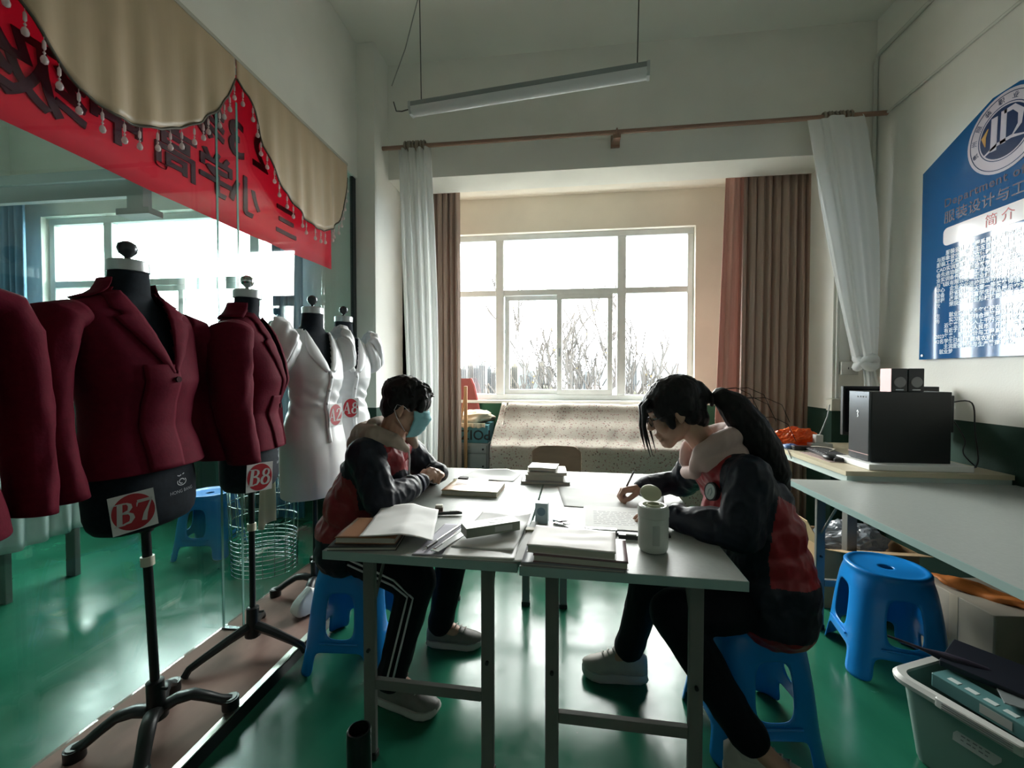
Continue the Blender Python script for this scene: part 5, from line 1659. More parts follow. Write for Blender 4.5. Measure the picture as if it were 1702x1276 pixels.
# left table, near half
book('exercise_book', 'dark folder at the near left table corner', (-.66, 1.385), (.22, .20, .012), 8, mat('folder_black', (.03, .032, .035), .5), ZT, group='near left books')
book('exercise_book', 'brown covered book under the big white sheet', (-.655, 1.405), (.20, .19, .020), 5, mat('cover_brown', (.30, .14, .07), .45), ZT + .0125, sag=.004, group='near left books')
paper('white_sheet', 'big folded white sheet lying over the books at the near left', [(-.655, 1.285), (-.435, 1.36), (-.505, 1.66), (-.715, 1.60)], ZT + .042, .010, 9, C_PAP, lambda u, v: -.03 * max(0, u - .55) / .45 * 1.0 + .012 * max(0, v - .8))
paper('pattern_paper', 'lilac notebook page under the pens', [(-.475, 1.275), (-.355, 1.275), (-.335, 1.56), (-.45, 1.56)], ZT, .003, 12, mat('lilac_paper', (.46, .45, .52), .7))
book('exercise_book', 'thin white exercise book at the front table edge', (-.265, 1.345), (.225, .16, .008), 1, mat('cover_white', (.70, .70, .69), .5), ZT, group='near papers')
paper('pattern_paper', 'crumpled pattern paper under the grey carton', [(-.365, 1.33), (-.16, 1.315), (-.13, 1.66), (-.33, 1.69)], ZT + .009, .012, 15, C_PAP, lambda u, v: .05 * max(0, u + v - 1.72))
paper('pattern_paper', 'narrow paper strip hanging over the seam between tables', [(-.155, 1.255), (-.115, 1.262), (-.100, 1.62), (-.125, 1.62)], ZT + .004, .004, 17, C_PAP2)
gx = thing('card_box', 'grey green flat carton on the crumpled paper', 'box', (-.255, 1.445, ZT + .0225), radians(31))
MB().rbox((0, 0, .017), (.195, .065, .032), .002).build('carton', mat('sage_carton', (.22, .25, .20), .4, var=.1), gx)
MB().rbox((.035, -.0328, .017), (.065, .001, .018), .0004).build('label', mat('label_grey', (.42, .44, .42), .4), gx)
q = MB()
q.ribbon([(.028 * cos(a), .014 * sin(a)) for a in [2 * pi * k / 24 for k in range(25)]], [.002] * 25, 0, .0004)
q.build('oval_print', mat('pale_print', (.40, .43, .36), .5), gx, xf=Matrix.Translation(V(.02, 0, .0332)))
for k, (a, b, m, lb) in enumerate((((-.445, 1.285), (-.375, 1.555), mat('silver_pen', (.55, .56, .57), .2, .8), 'silver pen nearer the big white sheet'), ((-.415, 1.285), (-.365, 1.475), mat('white_pen', (.6, .6, .6), .3), 'white pen beside the silver pen'))):
    t = thing('pen', lb, 'pen', (a[0], a[1], ZT + .004), 0, 'pens on the left table')
    A, B = V(a[0], a[1], ZT + .0105), V(b[0], b[1], ZT + .0105)
    MB().tube([A, A.lerp(B, .09), A.lerp(B, .12), A.lerp(B, .95), B], [.001, .0042, .005, .005, .003], 10).build('barrel', m, t, smooth=True, world=True)
    MB().tube([A.lerp(B, .09), A.lerp(B, .30)], [.0055, .0055], 10).build('grip', C_FOOT, t, smooth=True, world=True)
    MB().tube([A.lerp(B, .70) + V(0, 0, .007), A.lerp(B, .97) + V(0, 0, .006)], .0012, 6).build('clip', C_CHROME, t, world=True)
rl = thing('ruler', 'clear plastic ruler lying beside the pens', 'ruler', (-.36, 1.43, ZT + .006), radians(72))
MB().box((-.15, -.016, .004), (.15, .016, .0065)).build('blade', mat('clear_ruler', (.50, .53, .53), .15), rl)
q = MB()
for k in range(29):
    q.box((-.14 + k * .01, .008 if k % 5 else .003, .0066), (-.1395 + k * .01, .0155, .0068))
q.build('graduations', mat('pale_ink', (.34, .34, .35), .7), rl)
er = thing('eraser', 'white eraser in a brown sleeve on the left table', 'eraser', (-.515, 1.70, ZT), radians(10))
MB().rbox((0, 0, .014), (.030, .022, .027), .004).build('rubber', mat('eraser_white', (.62, .60, .52), .6), er)
MB().rbox((0, 0, .010), (.032, .024, .018), .003).build('sleeve', mat('eraser_brown', (.16, .11, .08), .5), er)
mk = thing('marker_pen', 'short dark marker behind the big white sheet', 'marker', (-.46, 1.66, ZT + .006), radians(12))
MB().tube([(-.05, 0, .002), (-.045, 0, .002), (.02, 0, .002), (.05, 0, .002)], [.004, .0065, .0065, .005], 10).build('barrel', mat('marker_dark', (.06, .065, .065), .35), mk, smooth=True)
MB().tube([(.0, 0, .009), (.045, 0, .009)], .0015, 6).build('clip', C_CHROME, mk)
# ------------------------------------------------------------------ people
def cap_mesh(q, p0, p1, r0, r1, n=14):
    p0, p1 = Vector(p0), Vector(p1)
    ax = p1 - p0
    L = ax.length
    t = ax.normalized() if L > 1e-6 else V(0, 0, 1)
    u = t.cross(V(0, 0, 1) if abs(t.z) < .9 else V(1, 0, 0)).normalized()
    w = t.cross(u)
    rings = []
    for k in range(1, 5):
        a = -pi / 2 + k * pi / 8
        rings.append((p0 + t * r0 * sin(a), r0 * cos(a)))
    rings.append((p0, r0))
    rings.append((p1, r1))
    for k in range(1, 4):
        a = k * pi / 8
        rings.append((p1 + t * r1 * sin(a), r1 * cos(a)))
    q.loft([[c + (u * cos(2 * pi * j / n) + w * sin(2 * pi * j / n)) * r for j in range(n)] for c, r in rings])

def voxel_skin(prims, voxel, smooth=6, disp=None):
    """one continuous skin grown over tapered limbs and ellipsoids; returns MB"""
    q = MB()
    for p in prims:
        if p[0] == 'c':
            cap_mesh(q, *p[1:5])
        else:
            q.ell((0, 0, 0), p[2], Matrix.Translation(Vector(p[1])) @ (p[3] if len(p) > 3 and p[3] else Matrix.Identity(4)), 18, 12)
    o = q.build('tmp_skin', mat('tmp', (.5, .5, .5)))
    a = o.modifiers.new('r', 'REMESH')
    a.mode = 'VOXEL'
    a.voxel_size = voxel
    b = o.modifiers.new('s', 'SMOOTH')
    b.factor = .5
    b.iterations = smooth
    dg = bpy.context.evaluated_depsgraph_get()
    me = bpy.data.meshes.new_from_object(o.evaluated_get(dg))
    out = MB()
    co = [v.co.copy() for v in me.vertices]
    if disp:
        co = [c + v.normal * disp(c) for c, v in zip(co, me.vertices)]
    out.v = co
    out.f = [tuple(p.vertices) for p in me.polygons]
    out.mi = [0] * len(out.f)
    bpy.data.objects.remove(o)
    bpy.data.meshes.remove(me)
    return out

def seg_d(p, a, b):
    ab = b - a
    t = max(0, min(1, (p - a).dot(ab) / max(1e-9, ab.length_squared)))
    return (p - a - ab * t).length, t

def paint(mb, fn):
    mb.mi = [fn(sum((mb.v[i] for i in f), V(0, 0, 0)) / len(f)) for f in mb.f]
    return mb

def head_prims(H):
    S = H.to_scale().x
    R = H.to_3x3().to_4x4()
    P = lambda *a: H @ V(*a)
    c = lambda a, b, r0, r1: ('c', P(*a), P(*b), r0 * S, r1 * S)
    e = lambda a, r, rot=None: ('e', P(*a), tuple(x for x in r), R @ rot if rot else R)
    out = [e((-.014, 0, .038), (.094, .074, .082)), e((.028, 0, -.028), (.060, .058, .084)), e((.04, 0, .03), (.050, .056, .052)),
           c((.0, .045, -.055), (.060, .012, -.104), .026, .020), c((.0, -.045, -.055), (.060, -.012, -.104), .026, .020),
           e((.068, 0, -.104), (.020, .022, .017)),
           c((.086, 0, .008), (.104, 0, -.030), .0075, .0115), e((.098, .011, -.034), (.010, .008, .007)), e((.098, -.011, -.034), (.010, .008, .007)),
           e((.087, 0, -.060), (.012, .024, .0065)), e((.085, 0, -.072), (.012, .022, .007)), e((.079, 0, -.087), (.013, .024, .009)),
           c((.081, .010, .022), (.068, .048, .024), .0105, .009), c((.081, -.010, .022), (.068, -.048, .024), .0105, .009),
           e((.060, .036, -.032), (.028, .023, .030)), e((.060, -.036, -.032), (.028, .023, .030))]
    for s in (-1, 1):
        rot = Matrix.Rotation(radians(18) * s, 4, 'Z')
        out += [e((-.008, s * .077, -.006), (.020, .0075, .031), rot), e((-.004, s * .078, -.030), (.011, .007, .012), rot)]
    return out

def hand_prims(M, curls, spread=.0, thumb=None, side=1):
    """M: wrist frame, +x fingers, +z back of hand, thumb on +y*side"""
    out = []
    P = lambda p: M @ V(p[0], p[1] * side, p[2])
    kn = [(.086, .028, 0), (.091, .008, .003), (.085, -.013, .001), (.075, -.032, -.004)]
    ln = [.068, .076, .070, .054]
    for i, k in enumerate(kn):
        out.append(('c', P((.008, k[1] * .55, 0)), P(k), .0175, .0115))
        out.append(('c', P((.04, k[1] * .8, -.006)), P((k[0] - .012, k[1], -.004)), .013, .011))
        p = V(*k)
        a = 0
        for j, (fr, r0, r1) in enumerate(((.44, .0098, .0090), (.31, .0090, .0083), (.25, .0083, .0070))):
            a += radians(curls[i][j])
            d = V(cos(a), spread * (1.5 - i) * .2, -sin(a)).normalized()
            q = p + d * ln[i] * fr
            out.append(('c', P(p), P(q), r0, r1))
            p = q
    th = thumb or [(.022, .026, -.008), (.050, .050, -.018), (.078, .052, -.028), (.098, .044, -.034)]
    for j, (r0, r1) in enumerate(((.0165, .0125), (.0120, .0105), (.0105, .0085))):
        out.append(('c', P(th[j]), P(th[j + 1]), r0, r1))
    out.append(('c', P((-.03, 0, 0)), P((.02, 0, 0)), .021, .024))
    return out

def frame(o, fx, up):
    fx = Vector(fx).normalized()
    y = Vector(up).cross(fx).normalized()
    z = fx.cross(y).normalized()
    M = Matrix.Identity(4)
    for i in range(3):
        M[i][0], M[i][1], M[i][2], M[i][3] = fx[i], y[i], z[i], o[i]
    return M

C_SKIN = mat('skin', (.44, .255, .18), .5, var=.05, vscale=20)
C_HAIR = mat('black_hair', (.010, .009, .010), .5, spec=.2, bump=.5, bscale=40, stretch=(1, 1, .15))
C_NAVY2 = mat('jacket_navy', (.010, .013, .022), .5, var=.15, vscale=30, spec=.25, bump=.9, bscale=16)
C_JRED = mat('jacket_red', (.24, .012, .018), .42, var=.08, vscale=20, spec=.4, bump=.9, bscale=16)
C_PANT = mat('trouser_black', (.005, .006, .009), .75, spec=.15)
C_STRIPE = mat('stripe_white', (.55, .55, .56), .6)
C_SOLE = mat('sole_white', (.42, .42, .39), .55)
C_SHOE = mat('shoe_grey', (.16, .155, .14), .6, var=.1, vscale=30)
C_SHOE2 = mat('shoe_cream', (.36, .34, .30), .6, var=.08, vscale=25)

def shoe(parent, M, m_up, L=.275, chunky=1.0):
    """foot frame: origin on floor under the ankle, +x toe"""
    st = [(-.075, .026, .060), (-.055, .034, .075), (0, .037, .085), (.05, .038, .080), (.09, .043, .064), (.13, .047, .050), (.165, .042, .042), (.19, .028, .034), (.198, .012, .028)]
    sole = []
    for x, w, h in st:
        sole.append((x, w + .006))
    poly = [(x, w) for x, w in sole] + [(x, -w) for x, w in reversed(sole)]
    sh = .030 * chunky
    q = MB()
    n = len(poly)
    cx = sum(p[0] for p in poly) / n
    rings = []
    for k, (z, s) in enumerate(((0, .93), (.006, .985), (sh * .5, 1.02), (sh, .97))):
        rings.append([V(cx + (x - cx) * s, y * s, z + (.012 * max(0, (x - .12) / .08) ** 2 if x > .12 else 0) + (.006 * max(0, (-.04 - x) / .04) if x < -.04 else 0)) for x, y in poly])
    q.loft(rings, M=M)
    so = q.build('shoe', C_SOLE, parent, smooth=True, world=True)
    up = MB()
    rings = []
    for x, w, h in st:
        ring = []
        for k in range(13):
            a = pi * k / 12
            ring.append(V(x, w * cos(a) * (1.0 if k in (0, 12) else 1), sh - .008 + (h * chunky) * (sin(a) ** .75)))
        rings.append(ring)
    up.loft(rings, M=M)
    up.build('upper', m_up, so, smooth='all', world=True)
    MB().loft([[V(.012 + r * 1.15 * cos(2 * pi * k / 16) - .012, r * sin(2 * pi * k / 16) * .8, z) for k in range(16)] for r, z in ((.044, sh + .05), (.043, sh + .085), (.036, sh + .092), (.034, sh + .06))], (False, False), M=M).build('collar', m_up, so, smooth='all', world=True)
    for k in range(4):
        x = .045 + k * .022
        h = sh + interp([(a, c) for a, b, c in st], x)[0] * chunky
        MB().tube([V(x - .006, -.022, h - .014), V(x, -.008, h - .001), V(x + .003, .008, h - .001), V(x - .006, .022, h - .014)], .0028, 6).build('lace', C_SOLE, so, smooth='all') if False else MB().tube([M @ V(x - .006, -.022, h - .014), M @ V(x, -.008, h - .001), M @ V(x + .003, .008, h - .001), M @ V(x - .006, .022, h - .014)], .0028, 6).build('lace', C_SOLE, so, smooth='all', world=True)
    for s in (-1, 1):
        MB().tube([M @ V(.035 + .012 * cos(a), s * (.012 + .014 * (1 + cos(a)) * .5), sh + .083 * chunky + .010 * sin(a)) for a in [k * pi / 5 for k in range(11)]], .002, 6).build('lace_bow', C_SOLE, so, smooth='all', world=True)
    return so

def wrinkle(seed, amp=.006, f=11):
    def fn(p):
        return amp * (noise.noise(p * f + V(seed, 0, 0)) * .7 + (abs(noise.noise(V(p.x * f * 1.7, p.y * f * 1.7, p.z * f * .9) + V(0, seed, 0))) - .25) * -.9)
    return fn

def eyes(parent, H):
    for s in (-1, 1):
        e = MB().ell((.073, s * .031, .004), (.011, .012, .010), n=12, m=8).build('eye', mat('eye_white', (.5, .48, .46), .2), parent, smooth=True, world=True, xf=H)
        MB().ell((.0835, s * .031, .001), (.002, .006, .006), n=10, m=6).build('iris', mat('iris_dark', (.012, .008, .006), .15), e, smooth=True, world=True, xf=H)
        MB().ell((.0735, s * .031, .0085), (.0118, .0135, .0075), n=12, m=8).build('eyelid', C_SKIN, e, smooth=True, world=True, xf=H)

def person_boy():
    t = thing('person', 'boy in navy and red school jacket and face mask seated at the left table', 'person', (-.98, 1.9, 0))
    H = frame(V(-.715, 1.862, 1.168), V(.955, .12, -.22), V(0, 0, 1))
    pel, wai, che, nek = V(-.985, 1.90, .53), V(-.965, 1.892, .68), V(-.872, 1.876, .87), V(-.795, 1.868, 1.02)
    rs, re, rw = V(-.845, 1.715, .975), V(-.735, 1.635, .805), V(-.655, 1.865, .822)
    ls, le, lw = V(-.815, 2.035, .975), V(-.70, 2.14, .805), V(-.615, 2.025, .83)
    rh, rk, ra = V(-.965, 1.81, .53), V(-.60, 1.665, .475), V(-.685, 1.612, .10)
    lh, lk, la = V(-.965, 1.99, .53), V(-.53, 1.985, .485), V(-.60, 2.00, .10)
    C = lambda a, b, r0, r1: ('c', a, b, r0, r1)
    RH = frame(rw, V(.22, .86, .42), V(-.15, -.35, .9))
    LH = frame(lw, V(.10, -.90, .30), V(.35, .25, .85))
    body = head_prims(H) + [C(H @ V(-.03, 0, -.05), nek, .056, .060), C(nek, che, .07, .11), C(V(-.87, 1.79, .88), V(-.86, 1.96, .88), .085, .085), C(che, wai, .11, .105), C(wai, pel, .105, .11),
             C(rh, lh, .09, .09), C(nek, rs, .05, .05), C(nek, ls, .05, .05), C(rs, re, .048, .038), C(re, rw, .038, .026), C(ls, le, .048, .038), C(le, lw, .038, .026),
             C(rh, rk, .078, .055), C(rk, ra, .052, .036), C(lh, lk, .078, .055), C(lk, la, .052, .036), C(ra, ra + V(.12, -.01, -.06), .036, .03), C(la, la + V(.12, 0, -.06), .036, .03)]
    cu = [(38, 62, 40), (44, 66, 42), (50, 68, 44), (56, 66, 40)]
    body += hand_prims(RH, cu, .1, None, 1)
    body += hand_prims(LH, cu, .1, None, -1)
    voxel_skin(body, .0042, 3).build('body', C_SKIN, t, smooth='all', world=True)
    eyes(t, H)
    # jacket
    jk = [C(V(-.875, 1.80, .87), V(-.865, 1.955, .87), .118, .118), C(V(-.945, 1.80, .72), V(-.94, 1.97, .72), .128, .128), C(V(-.98, 1.805, .60), V(-.975, 1.985, .60), .132, .132), C(V(-.985, 1.80, .535), V(-.98, 1.99, .535), .125, .125),
          C(V(-.90, 1.80, .80), V(-.89, 1.97, .80), .125, .125), C(rs + V(.01, .03, 0), ls + V(.01, -.03, 0), .078, .078), C(V(-.83, 1.81, .96), V(-.82, 1.93, .96), .09, .09),
          C(rs, re, .076, .068), C(re, re.lerp(rw, .55), .067, .056), C(re.lerp(rw, .55), rw, .056, .044), C(ls, le, .076, .068), C(le, lw, .066, .044),
          C(rs, V(-.90, 1.77, .78), .07, .09), C(ls, V(-.88, 2.0, .78), .07, .09), C(V(-.80, 1.83, .93), V(-.80, 1.91, .80), .075, .085)]
    J = voxel_skin(jk, .005, 7, wrinkle(3, .013, 12))
    def col(p):
        da = min(seg_d(p, rs, re)[0], seg_d(p, re, rw)[0], seg_d(p, ls, le)[0], seg_d(p, le, lw)[0])
        if da < .088 and p.x > -.93:
            if min(seg_d(p, rs, re)[0], seg_d(p, re, rw)[0]) < .088 and p.y < 1.80:
                return 0
            if p.y > 1.80 and seg_d(p, rs, ls)[0] > .085: return 0
        if p.z < .60: return 0
        if p.z > .945 and p.x < -.80: return 0
        if p.x > -.83 and p.z > .72: return 1
        if p.x < -.86 and p.z > .90 - .25 * (p.x + .98): return 0
        if p.x < -.86: return 1
        return 1 if p.z < .74 else 0
    paint(J, col)
    J.build('jacket', [C_NAVY2, C_JRED], t, smooth='all', world=True)
    # cuff stripe and zip
    for w, e in ((rw, re), (lw, le)):
        d = (e - w).normalized()
        MB().tube([w + d * .055, w + d * .063], .0535, 18).build('cuff_stripe', C_STRIPE, t, smooth=True, world=True)
        MB().tube([w - d * .012, w + d * .004, w + d * .022], [.036, .041, .046], 18).build('cuff', mat('cuff_violet', (.05, .05, .085), .7), t, smooth=True, world=True)
    MB().tube([V(-.712, 1.875, .985), V(-.708, 1.878, .93), V(-.712, 1.88, .86), V(-.74, 1.885, .78)], .005, 8).build('zip', C_STRIPE, t, smooth='all', world=True)
    # hood lying round the neck
    hp = [C(V(-.700, 1.815, .985), V(-.745, 1.775, 1.03), .018, .034), C(V(-.745, 1.775, 1.03), V(-.83, 1.765, 1.045), .034, .050), C(V(-.83, 1.765, 1.045), V(-.905, 1.83, 1.04), .050, .060), C(V(-.905, 1.83, 1.04), V(-.905, 1.91, 1.04), .060, .060),
          C(V(-.905, 1.91, 1.04), V(-.82, 1.965, 1.045), .060, .050), C(V(-.82, 1.965, 1.045), V(-.735, 1.955, 1.03), .050, .034), C(V(-.735, 1.955, 1.03), V(-.695, 1.915, .985), .034, .018),
          C(V(-.93, 1.83, 1.0), V(-.93, 1.91, 1.0), .052, .052), C(V(-.85, 1.80, 1.10), V(-.85, 1.93, 1.10), .022, .022)]
    voxel_skin(hp, .005, 5, wrinkle(8, .006, 14)).build('hood', mat('hood_beige', (.34, .27, .22), .85, var=.06), t, smooth='all', world=True)
    # trousers, stripes, shoes
    tr = [C(rh, lh, .115, .115), C(rh, rk, .098, .078), C(rk, rk.lerp(ra, .85), .078, .060), C(rk.lerp(ra, .85), ra + V(0, 0, .01), .060, .062), C(lh, lk, .098, .078), C(lk, lk.lerp(la, .85), .078, .062), C(lk.lerp(la, .85), la + V(0, 0, .01), .062, .064)]
    voxel_skin(tr, .0065, 4, wrinkle(5, .007, 11)).build('trousers', C_PANT, t, smooth='all', world=True)
    for off in (-.011, .011):
        pts = []
        for (a, b, r0, r1, n0) in ((rh, rk, .099, .082, 8), (rk, ra, .082, .066, 10)):
            d = (b - a).normalized()
            out = V(.12, -1, .0)
            out = (out - d * out.dot(d)).normalized()
            sd = d.cross(out)
            for k in range(n0 + 1):
                u = k / n0
                if a is rh and (u < .2 or u > .93): continue
                if a is rk and u < .10: continue
                pts.append(a.lerp(b, u) + out * (lerp(r0, r1, u) - .001) + sd * off)
        MB().tube(pts, .0042, 6, flat=1).build('side_stripe', C_STRIPE, t, smooth='all', world=True)
    shoe(t, frame(V(ra.x + .01, ra.y, 0), V(.96, -.22, 0), V(0, 0, 1)), C_SHOE)
    shoe(t, frame(V(la.x + .01, la.y, 0), V(1, .05, 0), V(0, 0, 1)), C_SHOE)
    # hair
    R = H.to_3x3().to_4x4()
    e = lambda a, r: ('e', H @ V(*a), r, R)
    hr = [e((-.018, 0, .055), (.107, .088, .086)), e((.055, 0, .062), (.046, .066, .045)), e((.082, .022, .034), (.020, .032, .036)), e((.082, -.022, .034), (.020, .032, .036)), e((.074, -.05, .026), (.020, .022, .036)), e((.074, .05, .026), (.020, .022, .036)),
          e((-.065, 0, -.005), (.052, .066, .070)), e((-.025, .070, .022), (.045, .018, .040)), e((-.025, -.070, .022), (.045, .018, .040)), e((.040, .066, .020), (.014, .010, .030)), e((.040, -.066, .020), (.014, .010, .030))]
    rn = random.Random(4)
    for k in range(60):
        a = rn.uniform(0, 2 * pi)
        b = rn.uniform(.1, 1.25)
        d = V(cos(a) * cos(b), sin(a) * cos(b), sin(b))
        p = V(-.018, 0, .055) + V(d.x * .102, d.y * .083, d.z * .082)
        hr.append(('c', H @ p, H @ (p + V(d.x * .02 + .014, d.y * .016, d.z * .012 - .012)), .009, .004))
    voxel_skin(hr, .0045, 2, wrinkle(2, .004, 40)).build('hair', C_HAIR, t, smooth='all', world=True)
    # mask
    def mk(u, v):
        a = lerp(-1.25, 1.25, u)
        z = lerp(-.118, .004, v)
        xr = interp([(-.118, .070), (-.10, .088), (-.06, .104), (-.035, .116), (-.01, .104), (.004, .094)], z)[0]
        c = cos(a)
        pl = .0018 * sin(v * 28)
        return H @ V(.012 + (xr - .006 + pl) * max(0, c) ** .75, .071 * sin(a) * (1 - .12 * (1 - v)), z - .010 * (1 - c))
    mo = MB().sheet(mk, 28, 20, .0022).build('face_mask', mat('mask_blue', (.30, .62, .68), .75, transl=.3), t, smooth='all', world=True)
    for s in (-1, 1):
        MB().tube([H @ V(.034, s * .070, -.010), H @ V(.010, s * .082, .008), H @ V(-.022, s * .086, .012), H @ V(-.030, s * .084, -.015), H @ V(-.012, s * .082, -.045), H @ V(.030, s * .064, -.098)], .0016, 6).build('ear_loop', C_STRIPE, mo, smooth='all', world=True)
    return t

def person_girl():
    t = thing('person', 'girl with ponytail and glasses writing at the right table', 'person', (.72, 1.65, 0))
    H = frame(V(.405, 1.668, 1.176), V(-.93, .10, -.37), V(0, 0, 1))
    pel, wai, che, nek = V(.735, 1.655, .53), V(.725, 1.655, .68), V(.655, 1.66, .86), V(.545, 1.665, 1.02)
    ls, le, lw = V(.605, 1.50, .97), V(.575, 1.475, .795), V(.395, 1.60, .797)       # near arm
    rs, re, rw = V(.56, 1.83, .965), V(.535, 2.02, .825), V(.340, 1.955, .812)       # far, writing arm
    lh, lk, la = V(.72, 1.565, .53), V(.365, 1.50, .50), V(.589, 1.443, .14)
    rh, rk, ra = V(.72, 1.745, .53), V(.35, 1.80, .510), V(.275, 1.87, .12)
    C = lambda a, b, r0, r1: ('c', a, b, r0, r1)
    RH = frame(rw, V(-.96, -.10, -.16), V(.0, .30, .95))
    LH = frame(lw, V(-.90, .42, -.05), V(0, -.1, 1))
    body = head_prims(H) + [C(H @ V(-.03, 0, -.05), nek, .048, .052), C(nek, che, .06, .095), C(V(.65, 1.58, .88), V(.64, 1.74, .88), .075, .075), C(che, wai, .095, .09), C(wai, pel, .09, .10),
             C(rh, lh, .09, .09), C(nek, rs, .045, .045), C(nek, ls, .045, .045), C(rs, re, .042, .034), C(re, rw, .034, .023), C(ls, le, .042, .034), C(le, lw, .034, .023),
             C(rh, rk, .075, .052), C(rk, ra, .05, .034), C(lh, lk, .075, .052), C(lk, la, .05, .034), C(ra, ra + V(-.12, 0, -.07), .034, .028), C(la, la + V(.10, -.05, -.07), .034, .028)]
    grip = [(46, 52, 24), (52, 62, 32), (58, 72, 38), (64, 72, 40)]
    body += hand_prims(RH, grip, .05, [(.022, .024, -.010), (.046, .046, -.026), (.074, .044, -.040), (.094, .032, -.046)], 1)
    body += hand_prims(LH, [(14, 20, 12), (14, 22, 14), (16, 24, 14), (20, 24, 14)], .25, None, -1)
    voxel_skin(body, .0042, 3).build('body', C_SKIN, t, smooth='all', world=True)
    eyes(t, H)
    jk = [C(V(.665, 1.575, .86), V(.65, 1.745, .86), .112, .112), C(V(.70, 1.575, .76), V(.69, 1.745, .76), .122, .122), C(V(.715, 1.57, .66), V(.71, 1.75, .66), .128, .128), C(V(.715, 1.56, .575), V(.71, 1.76, .575), .140, .140), C(V(.715, 1.555, .515), V(.71, 1.765, .515), .138, .138),
          C(ls + V(0, .03, 0), rs + V(0, -.03, 0), .076, .076), C(V(.60, 1.60, .95), V(.59, 1.73, .95), .088, .088), C(V(.61, 1.61, .93), V(.605, 1.71, .79), .082, .085),
          C(ls, le, .076, .070), C(le, le.lerp(lw, .5), .069, .060), C(le.lerp(lw, .5), lw, .060, .046), C(rs, re, .076, .066), C(re, rw, .062, .042),
          C(ls, V(.69, 1.56, .80), .07, .09), C(rs, V(.67, 1.76, .80), .07, .085), C(V(.65, 1.63, .97), V(.73, 1.64, .83), .075, .085), C(V(.54, 1.60, .99), V(.53, 1.73, .99), .05, .05)]
    J = voxel_skin(jk, .005, 7, wrinkle(6, .013, 12))
    def col(p):
        dn = min(seg_d(p, ls, le)[0], seg_d(p, le, lw)[0])
        df = min(seg_d(p, rs, re)[0], seg_d(p, re, rw)[0])
        if dn < .088 and (p.y < 1.56 or p.x < .50): return 0
        if df < .080 and p.y > 1.82: return 0
        if p.z > .955 and p.x > .57: return 0
        if p.x < .60 and p.z > .76: return 1
        if p.z < .465: return 1
        if p.z < .63: return 0
        if p.x > .655 and p.z < .90 - .6 * (p.x - .72): return 1
        return 0
    paint(J, col)
    J.build('jacket', [C_NAVY2, C_JRED], t, smooth='all', world=True)
    for w, e in ((rw, re), (lw, le)):
        d = (e - w).normalized()
        MB().tube([w - d * .010, w + d * .004, w + d * .022], [.034, .039, .045], 18).build('cuff', mat('cuff_dark', (.02, .022, .035), .7), t, smooth=True, world=True)
    # badge on the chest
    bc = V(.506, 1.563, .905)
    bn_ = V(-.80, -.58, .12).normalized()
    ex = V(0, 0, 1).cross(bn_).normalized()
    BMt = plane_xf(bc, ex, bn_.cross(ex))
    q = MB()
    q.prism([(.024 * cos(2 * pi * k / 28), .032 * sin(2 * pi * k / 28)) for k in range(28)], -.02, .004, BMt)
    bo = q.build('chest_badge', mat('badge_ring', (.03, .03, .035), .5), t, world=True)
    q = MB()
    q.prism([(.019 * cos(2 * pi * k / 28), .027 * sin(2 * pi * k / 28)) for k in range(28)], .004, .0055, BMt)
    q.build('badge_field', mat('badge_grey', (.42, .48, .48), .5), bo, world=True)
    q = MB()
    q.ribbon([(-.008, -.012), (-.004, .006), (.004, .014), (.008, .0), (.002, -.014)], [.003, .005, .005, .005, .003], .0055, .006, BMt)
    q.build('badge_mark', mat('badge_teal', (.20, .28, .28), .5), bo, world=True)
    # pink hooded collar
    hp = [C(V(.462, 1.605, .975), V(.478, 1.588, 1.035), .022, .030), C(V(.478, 1.588, 1.035), V(.535, 1.580, 1.075), .030, .036), C(V(.535, 1.580, 1.075), V(.595, 1.605, 1.095), .036, .036), C(V(.595, 1.605, 1.095), V(.618, 1.665, 1.10), .036, .036), C(V(.618, 1.665, 1.10), V(.595, 1.725, 1.095), .036, .036),
          C(V(.595, 1.725, 1.095), V(.535, 1.752, 1.07), .036, .034), C(V(.535, 1.752, 1.07), V(.478, 1.745, 1.035), .034, .028), C(V(.478, 1.745, 1.035), V(.462, 1.728, .975), .028, .022),
          C(V(.505, 1.592, 1.0), V(.60, 1.60, 1.03), .038, .045), C(V(.505, 1.745, 1.0), V(.60, 1.73, 1.03), .038, .045), C(V(.62, 1.63, 1.04), V(.62, 1.70, 1.04), .045, .045), C(V(.468, 1.625, .955), V(.462, 1.70, .94), .026, .026)]
    voxel_skin(hp, .005, 16, wrinkle(9, .004, 14)).build('hood', mat('hood_pink', (.50, .37, .34), .85), t, smooth='all', world=True)
    tr = [C(rh, lh, .112, .112), C(rh, rk, .095, .076), C(rk, rk.lerp(ra, .8), .076, .060), C(rk.lerp(ra, .8), ra + V(0, 0, .02), .060, .062), C(lh, lk, .095, .078), C(lk, lk.lerp(la, .8), .078, .060), C(lk.lerp(la, .8), la + V(0, 0, .01), .060, .062)]
    voxel_skin(tr, .0065, 4, wrinkle(7, .006, 11)).build('trousers', C_PANT, t, smooth='all', world=True)
    shoe(t, frame(V(ra.x - .0, ra.y, 0), V(-1, .02, 0), V(0, 0, 1)), C_SHOE2, chunky=1.25)
    shoe(t, frame(V(la.x + .005, la.y, .0), V(.95, -.30, 0), V(0, 0, 1)), C_SHOE2, chunky=1.2)
    # hair: cap, bun base, ponytail, fringe locks
    R = H.to_3x3().to_4x4()
    e = lambda a, r: ('e', H @ V(*a), r, R)
